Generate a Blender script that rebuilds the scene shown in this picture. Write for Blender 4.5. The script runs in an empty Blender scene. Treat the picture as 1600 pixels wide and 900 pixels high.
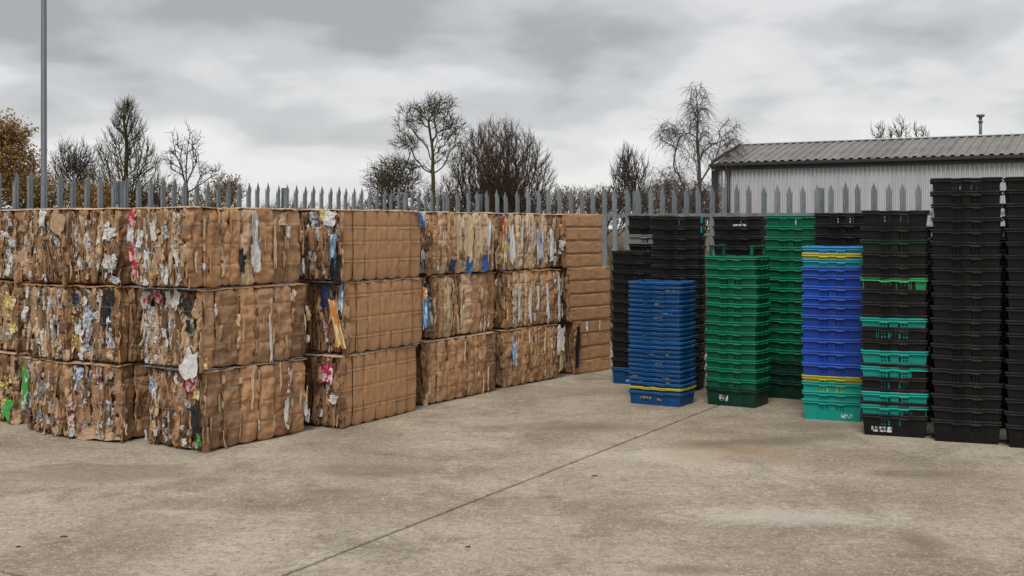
import bpy, bmesh, math, random
import numpy as np
from mathutils import Vector, Matrix, noise as mnoise
R = math.radians
random.seed(7); rng = np.random.default_rng(7)
scene = bpy.context.scene
C = scene.collection

# ------------------------------------------------------------------ camera
CAM_H, F = 1.8, 1800.0          # eye height, focal length in photo pixels (1600 wide)
HOR = 356.0                     # horizon row in the photo
cam = bpy.data.cameras.new('camera'); camo = bpy.data.objects.new('camera', cam); C.objects.link(camo)
camo.location = (0, 0, CAM_H); camo.rotation_euler = (R(90), 0, 0)
cam.sensor_width = 36; cam.lens = 36*F/1600; cam.shift_y = -(450-HOR)/1600
cam.clip_end = 3000; cam.clip_start = 0.1
scene.camera = camo

# ------------------------------------------------------------------ sky and sun
SUN_EL, SUN_AZ = 52, 192        # azimuth of the sun measured from +Y clockwise (behind the camera)
w = bpy.data.worlds.new('World'); scene.world = w; w.use_nodes = True
nt = w.node_tree; nt.nodes.clear()
def N(nt, t, **k):
    n = nt.nodes.new(t)
    for a, b in k.items(): setattr(n, a, b)
    return n
def math_node(nt, op, a, b=None, c=None):
    n = N(nt, 'ShaderNodeMath', operation=op)
    for i, v in enumerate((a, b, c)):
        if v is None: continue
        if isinstance(v, (int, float)): n.inputs[i].default_value = v
        else: nt.links.new(v, n.inputs[i])
    return n.outputs[0]
def ramp(nt, fac, stops, interp='LINEAR'):
    n = N(nt, 'ShaderNodeValToRGB'); n.color_ramp.interpolation = interp
    e = n.color_ramp.elements
    while len(e) < len(stops): e.new(0.5)
    for i, (p, c) in enumerate(stops):
        e[i].position = p
        e[i].color = (c, c, c, 1) if isinstance(c, (int, float)) else (*c, 1)
    nt.links.new(fac, n.inputs[0]); return n.outputs[0]
sky = N(nt, 'ShaderNodeTexSky', sky_type='NISHITA', sun_disc=False)
sky.sun_elevation = R(SUN_EL); sky.sun_rotation = R(SUN_AZ)
tc = N(nt, 'ShaderNodeTexCoord')
sep = N(nt, 'ShaderNodeSeparateXYZ'); nt.links.new(tc.outputs['Generated'], sep.inputs[0])
zc = math_node(nt, 'MAXIMUM', sep.outputs[2], 0.0)
zz = math_node(nt, 'ADD', zc, 0.27)
cx = math_node(nt, 'DIVIDE', sep.outputs[0], zz); cy = math_node(nt, 'DIVIDE', sep.outputs[1], zz)
cmb = N(nt, 'ShaderNodeCombineXYZ'); nt.links.new(cx, cmb.inputs[0]); nt.links.new(cy, cmb.inputs[1]); cmb.inputs[2].default_value = 3.1
def wnoise(scale, detail, rough, dist, off):
    mp = N(nt, 'ShaderNodeMapping'); nt.links.new(cmb.outputs[0], mp.inputs[0]); mp.inputs['Location'].default_value = off
    n = N(nt, 'ShaderNodeTexNoise'); n.inputs['Scale'].default_value = scale; n.inputs['Detail'].default_value = detail
    n.inputs['Roughness'].default_value = rough; n.inputs['Distortion'].default_value = dist
    nt.links.new(mp.outputs[0], n.inputs['Vector']); return n.outputs[0]
big = wnoise(1.0, 3, 0.5, 0.3, (1.7, 0.4, 0))
mid = wnoise(2.7, 6, 0.46, 0.1, (4.2, 1.1, 0.7))
cl = math_node(nt, 'ADD', math_node(nt, 'MULTIPLY', big, 0.5), math_node(nt, 'MULTIPLY', mid, 0.5))
cloud = ramp(nt, cl, [(0.40, (6.0, 5.98, 5.95)), (0.47, (5.35, 5.35, 5.37)), (0.54, (4.2, 4.23, 4.3)), (0.63, (2.9, 2.94, 3.04))], 'EASE')
mix = N(nt, 'ShaderNodeMix', data_type='RGBA'); mix.inputs[0].default_value = 0.94
nt.links.new(sky.outputs[0], mix.inputs[6]); nt.links.new(cloud, mix.inputs[7])
bg = N(nt, 'ShaderNodeBackground'); bg.inputs[1].default_value = 0.1
nt.links.new(mix.outputs[2], bg.inputs[0])
wo = N(nt, 'ShaderNodeOutputWorld'); nt.links.new(bg.outputs[0], wo.inputs[0])
sl = bpy.data.lights.new('sun', 'SUN'); sl.energy = 1.5; sl.angle = R(20); sl.color = (1, .96, .9)
so = bpy.data.objects.new('sun', sl); C.objects.link(so); so.location = (0, -5, 20)
sd = Vector((math.sin(R(SUN_AZ))*math.cos(R(SUN_EL)), math.cos(R(SUN_AZ))*math.cos(R(SUN_EL)), math.sin(R(SUN_EL))))
so.rotation_euler = (-sd).to_track_quat('-Z', 'Y').to_euler()
vs = scene.view_settings
vs.view_transform = 'Standard'; vs.look = 'None'; vs.exposure = 0.5; vs.gamma = 1.0; vs.use_curve_mapping = False

# ------------------------------------------------------------------ helpers
def gp(x, y, h=0.0):
    """ground point seen at photo pixel (x, y)"""
    Y = (CAM_H-h)*F/(y-HOR); return Vector(((x-800)/F*Y, Y, h))
def at(x, Y): return (x-800)/F*Y
def ht(y, Y): return CAM_H + (HOR-y)/F*Y
def mesh(name, v, f, smooth=False):
    me = bpy.data.meshes.new(name); me.from_pydata([tuple(p) for p in v], [], [tuple(q) for q in f])
    if smooth: me.shade_smooth()
    return me
def bm_mesh(name, bm, smooth=False):
    me = bpy.data.meshes.new(name); bm.normal_update(); bm.to_mesh(me); bm.free()
    if smooth: me.shade_smooth()
    return me
def ob(name, me, mat=None, parent=None, M=None):
    o = bpy.data.objects.new(name, me); C.objects.link(o)
    if mat is not None:
        if len(me.materials) == 0: me.materials.append(mat)
        if me.materials[0] != mat:
            o.material_slots[0].link = 'OBJECT'; o.material_slots[0].material = mat
    if parent is not None: o.parent = parent
    if M is not None: o.matrix_basis = M
    return o
def tag(o, label=None, cat=None, group=None, kind=None):
    if label: o['label'] = label
    if cat: o['category'] = cat
    if group: o['group'] = group
    if kind: o['kind'] = kind
    return o
def empty(name, loc, rz=0.0):
    o = bpy.data.objects.new(name, None); C.objects.link(o); o.location = loc; o.rotation_euler = (0, 0, rz)
    o.empty_display_size = .1
    return o
def box(bm, x0, x1, y0, y1, z0, z1):
    vs = [bm.verts.new((x, y, z)) for z in (z0, z1) for y in (y0, y1) for x in (x0, x1)]
    for q in ((0,2,3,1),(4,5,7,6),(0,1,5,4),(2,6,7,3),(0,4,6,2),(1,3,7,5)): bm.faces.new([vs[i] for i in q])
    return vs
def box_mesh(name, *d, bevel=0):
    bm = bmesh.new(); box(bm, *d)
    if bevel: bmesh.ops.bevel(bm, geom=bm.edges[:], offset=bevel, segments=1, affect='EDGES')
    return bm_mesh(name, bm)
def tube_arrays(P0, P1, r0, r1, k):
    """separate k-sided prisms for many segments, as vertex and face arrays"""
    P0, P1 = np.asarray(P0, float), np.asarray(P1, float); n = len(P0)
    d = P1-P0; l = np.linalg.norm(d, axis=1, keepdims=True); l[l == 0] = 1; d = d/l
    ref = np.where(np.abs(d[:, 2:3]) > .9, np.array([[1., 0, 0]]), np.array([[0, 0, 1.]]))
    a = np.cross(d, ref); a /= np.linalg.norm(a, axis=1, keepdims=True); b = np.cross(d, a)
    ang = np.arange(k)*2*np.pi/k
    ring = a[:, None, :]*np.cos(ang)[None, :, None] + b[:, None, :]*np.sin(ang)[None, :, None]
    V = np.concatenate([P0[:, None, :]+ring*np.asarray(r0)[:, None, None], P1[:, None, :]+ring*np.asarray(r1)[:, None, None]], axis=1).reshape(-1, 3)
    i = np.arange(k); j = (i+1) % k
    q = np.stack([i, j, j+k, i+k], axis=1)
    Fc = (q[None]+(np.arange(n)*2*k)[:, None, None]).reshape(-1, 4)
    return V, Fc
def fast_mesh(name, V, Fc, smooth=False):
    me = bpy.data.meshes.new(name); nv, nf = len(V), len(Fc); k = Fc.shape[1]
    me.vertices.add(nv); me.vertices.foreach_set('co', np.asarray(V, np.float32).ravel())
    me.loops.add(nf*k); me.loops.foreach_set('vertex_index', np.asarray(Fc, np.int32).ravel())
    me.polygons.add(nf); me.polygons.foreach_set('loop_start', np.arange(0, nf*k, k, dtype=np.int32))
    me.update(calc_edges=True)
    if smooth: me.shade_smooth()
    return me
def polytube(name, pts, r, k=5, closed=False):
    """one continuous tube along a polyline"""
    pts = [Vector(p) for p in pts]; n = len(pts); V = []; Fc = []
    for i, p in enumerate(pts):
        t = (pts[(i+1) % n]-pts[i-1]) if closed else (pts[min(i+1, n-1)]-pts[max(i-1, 0)])
        t.normalize(); ref = Vector((0, 0, 1)) if abs(t.z) < .9 else Vector((1, 0, 0))
        a = t.cross(ref).normalized(); b = t.cross(a)
        rr = r[i] if isinstance(r, (list, tuple)) else r
        for q in range(k):
            an = q*2*math.pi/k; V.append(p+a*math.cos(an)*rr+b*math.sin(an)*rr)
    for i in range(n if closed else n-1):
        for q in range(k):
            i2 = (i+1) % n; Fc.append((i*k+q, i*k+(q+1) % k, i2*k+(q+1) % k, i2*k+q))
    if not closed:
        Fc.append(tuple(range(k-1, -1, -1))); Fc.append(tuple((n-1)*k+q for q in range(k)))
    return mesh(name, V, Fc, True)
def nz(x, y, z=0.0): return mnoise.noise((x, y, z))

# ------------------------------------------------------------------ materials
class Mat:
    def __init__(s, name):
        s.m = bpy.data.materials.new(name); s.m.use_nodes = True; s.nt = s.m.node_tree
        s.b = s.nt.nodes['Principled BSDF']; s.tc = N(s.nt, 'ShaderNodeTexCoord')
        s.oi = None
    def noise(s, scale, detail=4, rough=.55, dist=0, coord='Object', stretch=None, off=None):
        n = N(s.nt, 'ShaderNodeTexNoise'); n.inputs['Scale'].default_value = scale; n.inputs['Detail'].default_value = detail
        n.inputs['Roughness'].default_value = rough; n.inputs['Distortion'].default_value = dist
        v = s.tc.outputs[coord]
        if stretch or off:
            mp = N(s.nt, 'ShaderNodeMapping'); s.nt.links.new(v, mp.inputs[0])
            if stretch: mp.inputs['Scale'].default_value = stretch
            if off: mp.inputs['Location'].default_value = off
            v = mp.outputs[0]
        s.nt.links.new(v, n.inputs['Vector']); return n.outputs[0]
    def ramp(s, fac, stops, interp='LINEAR'): return ramp(s.nt, fac, stops, interp)
    def math(s, op, a, b=None, c=None): return math_node(s.nt, op, a, b, c)
    def mixc(s, fac, a, b, mode='MIX'):
        n = N(s.nt, 'ShaderNodeMix', data_type='RGBA', blend_type=mode)
        for i, v in ((0, fac), (6, a), (7, b)):
            if isinstance(v, (int, float)): n.inputs[i].default_value = v
            elif isinstance(v, tuple): n.inputs[i].default_value = (*v, 1)
            else: s.nt.links.new(v, n.inputs[i])
        return n.outputs[2]
    def rand(s):
        if s.oi is None: s.oi = N(s.nt, 'ShaderNodeObjectInfo')
        return s.oi.outputs['Random']
    def color(s, c):
        if isinstance(c, tuple): s.b.inputs['Base Color'].default_value = (*c, 1)
        else: s.nt.links.new(c, s.b.inputs['Base Color'])
        return s
    def rough(s, r):
        if isinstance(r, (int, float)): s.b.inputs['Roughness'].default_value = r
        else: s.nt.links.new(r, s.b.inputs['Roughness'])
        return s
    def bump(s, h, dist=.01, strength=.5):
        n = N(s.nt, 'ShaderNodeBump'); n.inputs['Distance'].default_value = dist; n.inputs['Strength'].default_value = strength
        s.nt.links.new(h, n.inputs['Height']); s.nt.links.new(n.outputs[0], s.b.inputs['Normal']); return s
    def spec(s, v): s.b.inputs['Specular IOR Level'].default_value = v; return s

def kraft(name, base, var=0.0, rough=.6, crinkle=.6):
    m = Mat(name)
    dk = tuple(c*.62 for c in base); lt = tuple(min(1, c*1.25) for c in base)
    n1 = m.noise(5, 5, .6, .4, 'Object'); n2 = m.noise(38, 3, .6, 0, 'Object')
    c = m.mixc(m.ramp(n1, [(.33, 0.), (.62, 1.)]), dk, lt)
    c = m.mixc(.5, c, base)
    st = m.noise(9, 5, .65, .8, 'Object', (2.2, 2.2, .55)); c = m.mixc(m.math('MULTIPLY', m.ramp(st, [(.53, 0.), (.66, 1.)]), .42), c, tuple(x*.5 for x in base)); c = m.mixc(m.math('MULTIPLY', m.ramp(st, [(.27, 1.), (.38, 0.)]), .5 if crinkle > .45 else .22), c, tuple(min(1, x*1.55+.04) for x in base))
    c = m.mixc(m.math('MULTIPLY', m.ramp(n2, [(.5, 0.), (.75, 1.)]), .18), c, tuple(x*.5 for x in base))
    if var:
        v = m.ramp(m.rand(), [(0, 1-var), (1, 1+var*.55)])
        c = m.mixc(1.0, c, v, 'MULTIPLY')
    m.color(c).rough(rough).spec(.3)
    h = m.math('ADD', m.math('MULTIPLY', m.noise(12, 5, .65, 1.2, 'Object'), .9), m.math('MULTIPLY', n2, .25))
    m.bump(h, .022, crinkle); return m.m
def paper(name, base, print_c=None, rough=.55, scale=4.5):
    m = Mat(name)
    n = m.noise(3, 5, .65, .6)
    c = m.mixc(m.ramp(n, [(.35, 0.), (.65, 1.)]), tuple(x*.66 for x in base), base)
    if print_c:
        p = m.noise(scale, 2, .5, .3, 'Object', (1, 1, .7))
        c = m.mixc(m.ramp(p, [(.53, 0.), (.56, 1.)]), c, print_c)
    m.color(c).rough(rough).bump(m.noise(4, 4, .6, .8), .03, .6); return m.m
K = {}
K['kraft'] = kraft('kraft_flat', (.445, .248, .125), 0, .65, .25)
K['kraft_var'] = kraft('kraft_varied', (.43, .25, .135), .42)
K['kraft_dark'] = kraft('kraft_damp', (.24, .128, .066), .42)
K['kraft_light'] = kraft('kraft_light', (.60, .41, .255), .25)
K['cream'] = kraft('cream_board', (.66, .50, .31), .12, .6)
K['core'] = kraft('compressed_board', (.28, .155, .08), 0, .8, 1)
K['white'] = paper('white_paper', (.74, .73, .72))
K['greypap'] = paper('grey_paper', (.42, .42, .44), (.7, .7, .7))
K['whiteblue'] = paper('white_blue_print', (.68, .68, .72), (.10, .18, .42))
K['whitered'] = paper('white_red_print', (.7, .64, .62), (.5, .05, .07))
K['red'] = paper('red_print', (.52, .035, .05), (.68, .5, .5), .45, 3.2)
K['pink'] = paper('magenta_print', (.58, .02, .12), (.75, .6, .62), .45, 3.4)
K['blue'] = paper('blue_print', (.03, .13, .40), None, .5)
K['lightblue'] = paper('pale_blue_print', (.12, .34, .58), (.65, .68, .7), .5, 4)
K['navy'] = paper('navy_print', (.018, .03, .09), None, .5)
K['yellow'] = paper('yellow_print', (.62, .44, .04), (.7, .66, .55), .5, 4)
K['orange'] = paper('orange_print', (.62, .26, .04), (.75, .62, .4), .45, 3.5)
K['green'] = paper('green_print', (.07, .40, .06), None, .45)
K['black'] = paper('black_film', (.012, .012, .014), None, .35)
K['film'] = paper('grey_film', (.27, .32, .36), None, .4)
m = Mat('baling_wire'); m.color((.17, .22, .20)).rough(.5); m.b.inputs['Metallic'].default_value = .3; K['wire'] = m.m
m = Mat('baling_wire_brown'); m.color((.10, .075, .05)).rough(.6); K['wire_brown'] = m.m

def plastic(name, base, rough=.42, dust=.10, var=.12):
    m = Mat(name)
    n = m.noise(6, 5, .65, .3, 'Object'); s = m.noise(30, 3, .7, 0, 'Object', (.35, .35, 2.5))
    c = m.mixc(1.0, base, m.ramp(m.rand(), [(0, 1-var), (1, 1+var)]), 'MULTIPLY')
    c = m.mixc(m.math('MULTIPLY', m.ramp(n, [(.48, 0.), (.72, 1.)]), dust), c, (.30, .27, .23))
    c = m.mixc(m.math('MULTIPLY', m.ramp(s, [(.62, 0.), (.70, 1.)]), dust*1.8), c, (.42, .40, .37))
    m.color(c).rough(m.ramp(n, [(.3, rough-.06), (.7, rough+.2)])).spec(.22)
    m.bump(s, .002, .4); return m.m
P = {
 'black': plastic('black_plastic', (.0052, .0055, .0058), .42, .016),
 'grey': plastic('grey_plastic', (.20, .20, .20), .5, .1),
 'green': plastic('green_plastic', (.001, .092, .044), .4, .022),
 'darkgreen': plastic('dark_and_shaded_green_plastic', (.003, .036, .021), .42, .02),
 'mossgreen': plastic('blackish_green_plastic', (.006, .017, .012), .42, .02),
 'limegreen': plastic('bright_green_plastic', (.02, .24, .085), .4, .025),
 'teal': plastic('teal_plastic', (.005, .27, .225), .4, .025),
 'blue': plastic('blue_plastic', (.004, .055, .165), .4, .025, .2),
 'violet': plastic('ultramarine_plastic', (.011, .056, .33), .4, .025, .2),
 'skyblue': plastic('sky_blue_plastic', (.02, .22, .46), .4, .025),
 'cyan': plastic('cyan_plastic', (.01, .26, .34), .4, .025),
 'yellow': plastic('yellow_plastic', (.42, .36, .012), .42, .08),
}
RIM = {}  # edge highlights painted as lighter copies of the shaded body plastics, plus real wear
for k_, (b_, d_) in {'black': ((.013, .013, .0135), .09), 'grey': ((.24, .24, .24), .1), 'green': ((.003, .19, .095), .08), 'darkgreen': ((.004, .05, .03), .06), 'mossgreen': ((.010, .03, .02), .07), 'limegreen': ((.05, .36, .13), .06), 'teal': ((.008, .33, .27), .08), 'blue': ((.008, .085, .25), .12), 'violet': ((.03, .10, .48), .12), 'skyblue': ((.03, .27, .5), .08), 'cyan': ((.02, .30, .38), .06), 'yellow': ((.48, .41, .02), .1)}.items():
    RIM[k_] = plastic(k_+'_worn_highlight_rim', b_, .36, d_)
def label_mat(name, base, ink):
    m = Mat(name); a = m.noise(60, 2, .6, 0, 'Object', (1, 1, .45)); e = m.noise(25, 3, .6)
    c = m.mixc(m.ramp(a, [(.50, 0.), (.54, 1.)]), base, ink)
    c = m.mixc(m.ramp(e, [(.55, 0.), (.6, 1.)]), c, ink)
    m.color(c).rough(.6); return m.m
P['label'] = label_mat('worn_white_label', (.62, .62, .62), (.02, .03, .03))
P['label_teal'] = label_mat('worn_label_on_teal', (.45, .6, .58), (.005, .25, .21))
P['label_blue'] = label_mat('worn_label_on_blue', (.5, .52, .56), (.01, .05, .15))

m = Mat('galvanised_steel')
n1 = m.noise(9, 4, .6, .3, 'Object', (1, 1, .35)); n2 = m.noise(55, 3, .6)
c = m.mixc(m.ramp(n1, [(.35, 0.), (.68, 1.)]), (.13, .155, .175), (.27, .30, .32))
c = m.mixc(m.math('MULTIPLY', n2, .2), c, (.4, .42, .43))
c = m.mixc(1.0, c, m.ramp(m.rand(), [(0, .8), (1, 1.12)]), 'MULTIPLY')
m.color(c).rough(.55); m.b.inputs['Metallic'].default_value = .25; m.bump(n2, .003, .3); K['galv'] = m.m
m = Mat('painted_grey_post'); m.color(m.mixc(m.noise(3, 4), (.07, .08, .09), (.13, .14, .15))).rough(.5); K['postgrey'] = m.m
def bark(name, a, b):
    a, b = tuple(x*1.25 for x in a), tuple(x*1.3 for x in b)
    m = Mat(name); m.color(m.mixc(m.noise(3, 4, .6), a, b)).rough(.9).spec(.2); return m.m
K['bark'] = bark('grey_brown_bark', (.030, .026, .022), (.075, .064, .052))
K['bark_warm'] = bark('warm_bark', (.040, .026, .018), (.095, .064, .044))
K['bark_olive'] = bark('mossy_bark', (.030, .026, .012), (.07, .06, .028))
K['bark_birch'] = bark('birch_twigs', (.06, .048, .042), (.12, .10, .09))
K['scrub'] = bark('dead_scrub', (.05, .036, .022), (.16, .12, .075))
m = Mat('autumn_leaves'); m.color(m.mixc(m.noise(2.5, 3), (.20, .10, .02), (.36, .20, .045))).rough(.7); K['leaf'] = m.m
m = Mat('ivy_leaves'); m.color(m.mixc(m.noise(2.5, 3), (.05, .055, .02), (.11, .10, .03))).rough(.7); K['ivy'] = m.m

# concrete
m = Mat('concrete')
g = 'Object'
large = m.noise(.32, 4, .55, .6, g); blotch = m.noise(1.15, 6, .62, .5, g, (1, .7, 1)); streak = m.noise(1.7, 6, .64, .6, g, (.8, 1.2, 1))
grain = m.noise(17, 6, .78, .2, g); fine = m.noise(75, 4, .85, 0, g); scuff = m.noise(5.5, 6, .72, .9, g, (.9, 1.1, 1))
c = m.mixc(m.ramp(large, [(.38, 0.), (.62, 1.)]), (0.348, 0.278, 0.205), (0.555, 0.480, 0.386))
c = m.mixc(m.math('MULTIPLY', m.ramp(blotch, [(.49, 0.), (.66, 1.)]), .66), c, (0.201, 0.158, 0.111))
c = m.mixc(m.math('MULTIPLY', m.ramp(streak, [(.54, 0.), (.69, 1.)]), .72), c, (0.183, 0.146, 0.105))
c = m.mixc(m.math('MULTIPLY', m.ramp(streak, [(.28, 1.), (.44, 0.)]), .50), c, (0.708, 0.648, 0.562))
c = m.mixc(m.math('MULTIPLY', m.ramp(scuff, [(.55, 0.), (.68, 1.)]), .55), c, (0.207, 0.166, 0.117))
c = m.mixc(m.math('MULTIPLY', m.ramp(scuff, [(.30, 1.), (.44, 0.)]), .42), c, (0.683, 0.612, 0.515))
c = m.mixc(m.math('MULTIPLY', m.ramp(grain, [(.47, 0.), (.66, 1.)]), .55), c, (0.183, 0.144, 0.103))
c = m.mixc(m.math('MULTIPLY', m.ramp(grain, [(.32, 1.), (.46, 0.)]), .35), c, (0.708, 0.636, 0.538))
c = m.mixc(m.math('MULTIPLY', m.ramp(fine, [(.52, 0.), (.74, 1.)]), .45), c, (0.720, 0.720, 0.643))
c = m.mixc(m.math('MULTIPLY', m.ramp(m.noise(70, 2, .7, 0, g), [(.6, 0.), (.7, 1.)]), .55), c, (0.159, 0.126, 0.094))
geo = N(m.nt, 'ShaderNodeNewGeometry'); gs = N(m.nt, 'ShaderNodeSeparateXYZ'); m.nt.links.new(geo.outputs['Position'], gs.inputs[0])
def stain(c, px, py, rx, ry, col, amt, rot=0.0):
    p = gp(px, py); dx = m.math('SUBTRACT', gs.outputs[0], p.x); dy = m.math('SUBTRACT', gs.outputs[1], p.y)
    ca, sa = math.cos(rot), math.sin(rot)
    u = m.math('ADD', m.math('MULTIPLY', dx, ca/rx), m.math('MULTIPLY', dy, sa/rx))
    v = m.math('ADD', m.math('MULTIPLY', dx, -sa/ry), m.math('MULTIPLY', dy, ca/ry))
    d = m.math('SQRT', m.math('ADD', m.math('MULTIPLY', u, u), m.math('MULTIPLY', v, v)))
    d = m.math('ADD', d, m.math('MULTIPLY', m.math('SUBTRACT', blotch, .5), 2.2))
    d = m.math('ADD', d, m.math('MULTIPLY', m.math('SUBTRACT', grain, .5), 1.2))
    k = m.math('MULTIPLY', m.ramp(d, [(.35, 1.), (1., 0.)]), amt)
    return m.mixc(k, c, col)
c = m.mixc(m.math('MULTIPLY', m.ramp(m.noise(34, 3, .6, .4, g, None, (3, 1, 0)), [(.585, 0.), (.64, 1.)]), .62), c, (.16, .128, .095))
c = m.mixc(m.math('MULTIPLY', m.ramp(m.noise(46, 3, .6, .3, g, None, (7, 5, 0)), [(.58, 0.), (.64, 1.)]), .55), c, (.74, .69, .61))
c = stain(c, 905, 668, .8, .35, (0.159, 0.126, 0.088), .55)
c = stain(c, 1225, 688, .9, .28, (0.159, 0.126, 0.082), .6, .3)
c = stain(c, 1150, 708, .55, .4, (0.317, 0.204, 0.094), .55)
c = stain(c, 1270, 665, .5, .3, (0.146, 0.114, 0.082), .5)
c = stain(c, 1440, 740, .45, .2, (0.146, 0.120, 0.088), .5)
c = stain(c, 520, 768, .35, .12, (0.183, 0.144, 0.105), .5)
c = stain(c, 600, 735, .6, .25, (0.195, 0.156, 0.117), .45)
c = stain(c, 150, 740, 1.0, .35, (0.207, 0.168, 0.129), .45)
c = stain(c, 1445, 850, .16, .3, (0.159, 0.126, 0.094), .5)
c = stain(c, 1080, 890, .25, .10, (0.171, 0.138, 0.105), .5)
c = stain(c, 1040, 712, .8, .3, (0.671, 0.612, 0.526), .35)
c = stain(c, 1250, 810, .7, .3, (0.708, 0.660, 0.585), .45)
c = stain(c, 270, 800, .35, .10, (0.720, 0.684, 0.608), .4)
m.color(m.mixc(1.0, c, (.97, .955, .93), 'MULTIPLY')).rough(.82).spec(.3)
h = m.math('ADD', m.math('MULTIPLY', grain, .6), m.math('MULTIPLY', fine, .5))
h = m.math('ADD', h, m.math('MULTIPLY', streak, .8)); h = m.math('ADD', h, m.math('MULTIPLY', scuff, .8)); m.bump(h, .03, .7); K['concrete'] = m.m
m = Mat('joint_filler'); m.color((.025, .022, .018)).rough(.9); K['joint'] = m.m
m = Mat('rough_grass'); n = m.noise(1.5, 6, .65)
m.color(m.mixc(m.ramp(n, [(.35, 0.), (.65, 1.)]), (.06, .055, .025), (.16, .125, .07))).rough(.95).bump(m.noise(8, 4), .05, .8); K['grass'] = m.m

# ------------------------------------------------------------------ the ground
gr = ob('ground', mesh('ground', [(-900, -300, -.14), (900, -300, -.14), (900, 1800, -.14), (-900, 1800, -.14)], [(0, 1, 2, 3)]), K['grass'])
tag(gr, kind='structure')
J0 = gp(440, 900); Jd = (gp(1118, 635)-J0).normalized(); Jn = Vector((Jd.y, -Jd.x, 0))      # the long joint and its normal (to the right)
s_cross = (gp(15, 895)-J0).dot(Jd)
yard = empty('yard_floor', (0, 0, 0)); tag(yard, kind='structure')
# bed under the slabs, seen in the joints
corner_pts = [J0+Jd*a+Jn*b for a, b in ((-14, -16), (-14, 20), (21, 20), (21, -16))]
ob('slab_bed', mesh('slab_bed', [(p.x, p.y, -.03) for p in corner_pts], [(3, 2, 1, 0)]), K['joint'], yard)
BW, BL, GAP = 6.0, 10.2, .013
def slab(i, j):
    a0, a1 = s_cross+BL*j+GAP, s_cross+BL*(j+1)-GAP; b0, b1 = BW*i+GAP, BW*(i+1)-GAP
    na, nb = 80, 50
    sa = [a0+(a1-a0)*k/na for k in range(na+1)]; sb = [b0+(b1-b0)*k/nb for k in range(nb+1)]
    ring = [(a, b0) for a in sa]+[(a1, b) for b in sb[1:]]+[(a, b1) for a in sa[-2::-1]]+[(a0, b) for b in sb[-2:0:-1]]
    bm = bmesh.new(); tv, mv, bv = [], [], []
    for a, b in ring:
        k = .005*nz(a*3, b*3, 1)+.003*nz(a*11, b*11, 4)
        q = J0+Jd*a+Jn*b
        c_in = J0+Jd*((a0+a1)/2)+Jn*((b0+b1)/2)
        d = (c_in-q).normalized()
        ch = .005+.006*max(0, nz(a*5, b*5, 9))
        tv.append(bm.verts.new(q+d*(ch+k)+Vector((0, 0, 0)))); mv.append(bm.verts.new(q+d*k*.6+Vector((0, 0, -.006)))); bv.append(bm.verts.new(q+Vector((0, 0, -.12))))
    n = len(ring)
    bm.faces.new(tv)
    for p in range(n):
        q = (p+1) % n; bm.faces.new((tv[p], mv[p], mv[q], tv[q])); bm.faces.new((mv[p], bv[p], bv[q], mv[q]))
    bmesh.ops.recalc_face_normals(bm, faces=bm.faces[:])
    return ob('concrete_slab', bm_mesh('concrete_slab', bm), K['concrete'], yard)
for i in (-2, -1, 0, 1):
    for j in (-1, 0, 1): slab(i, j)
# small things lying on the yard
def chip(px, py, sx, sy, name, label, mat, cat):
    p = gp(px, py); bm = bmesh.new(); n = 9; top = []; bot = []
    for k in range(n):
        a = k*2*math.pi/n; r = 1+.9*nz(px*.1+1.7*math.cos(a), py*.1+1.7*math.sin(a))
        bot.append(bm.verts.new((math.cos(a)*sx*r, math.sin(a)*sy*r, 0))); top.append(bm.verts.new((math.cos(a)*sx*r*.7, math.sin(a)*sy*r*.7, .006+.003*nz(k, px))))
    bm.faces.new(top)
    for k in range(n): bm.faces.new((bot[k], bot[(k+1) % n], top[(k+1) % n], top[k]))
    o = ob(name, bm_mesh(name, bm), mat); o.location = (p.x, p.y, .001); tag(o, label, cat)
chip(928, 744, .026, .014, 'debris_disc', 'small black disc lying on the concrete right of the long joint', K['black'], 'debris')
chip(100, 839, .022, .010, 'debris_scrap', 'small dark scrap lying on concrete at lower left', K['black'], 'debris')
chip(28, 855, .012, .008, 'debris_scrap', 'tiny dark scrap lying on concrete nearest the lower left corner', K['black'], 'debris')
chip(732, 855, .013, .007, 'debris_scrap', 'small dark brown scrap on concrete near the bottom centre', K['black'], 'debris')

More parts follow.
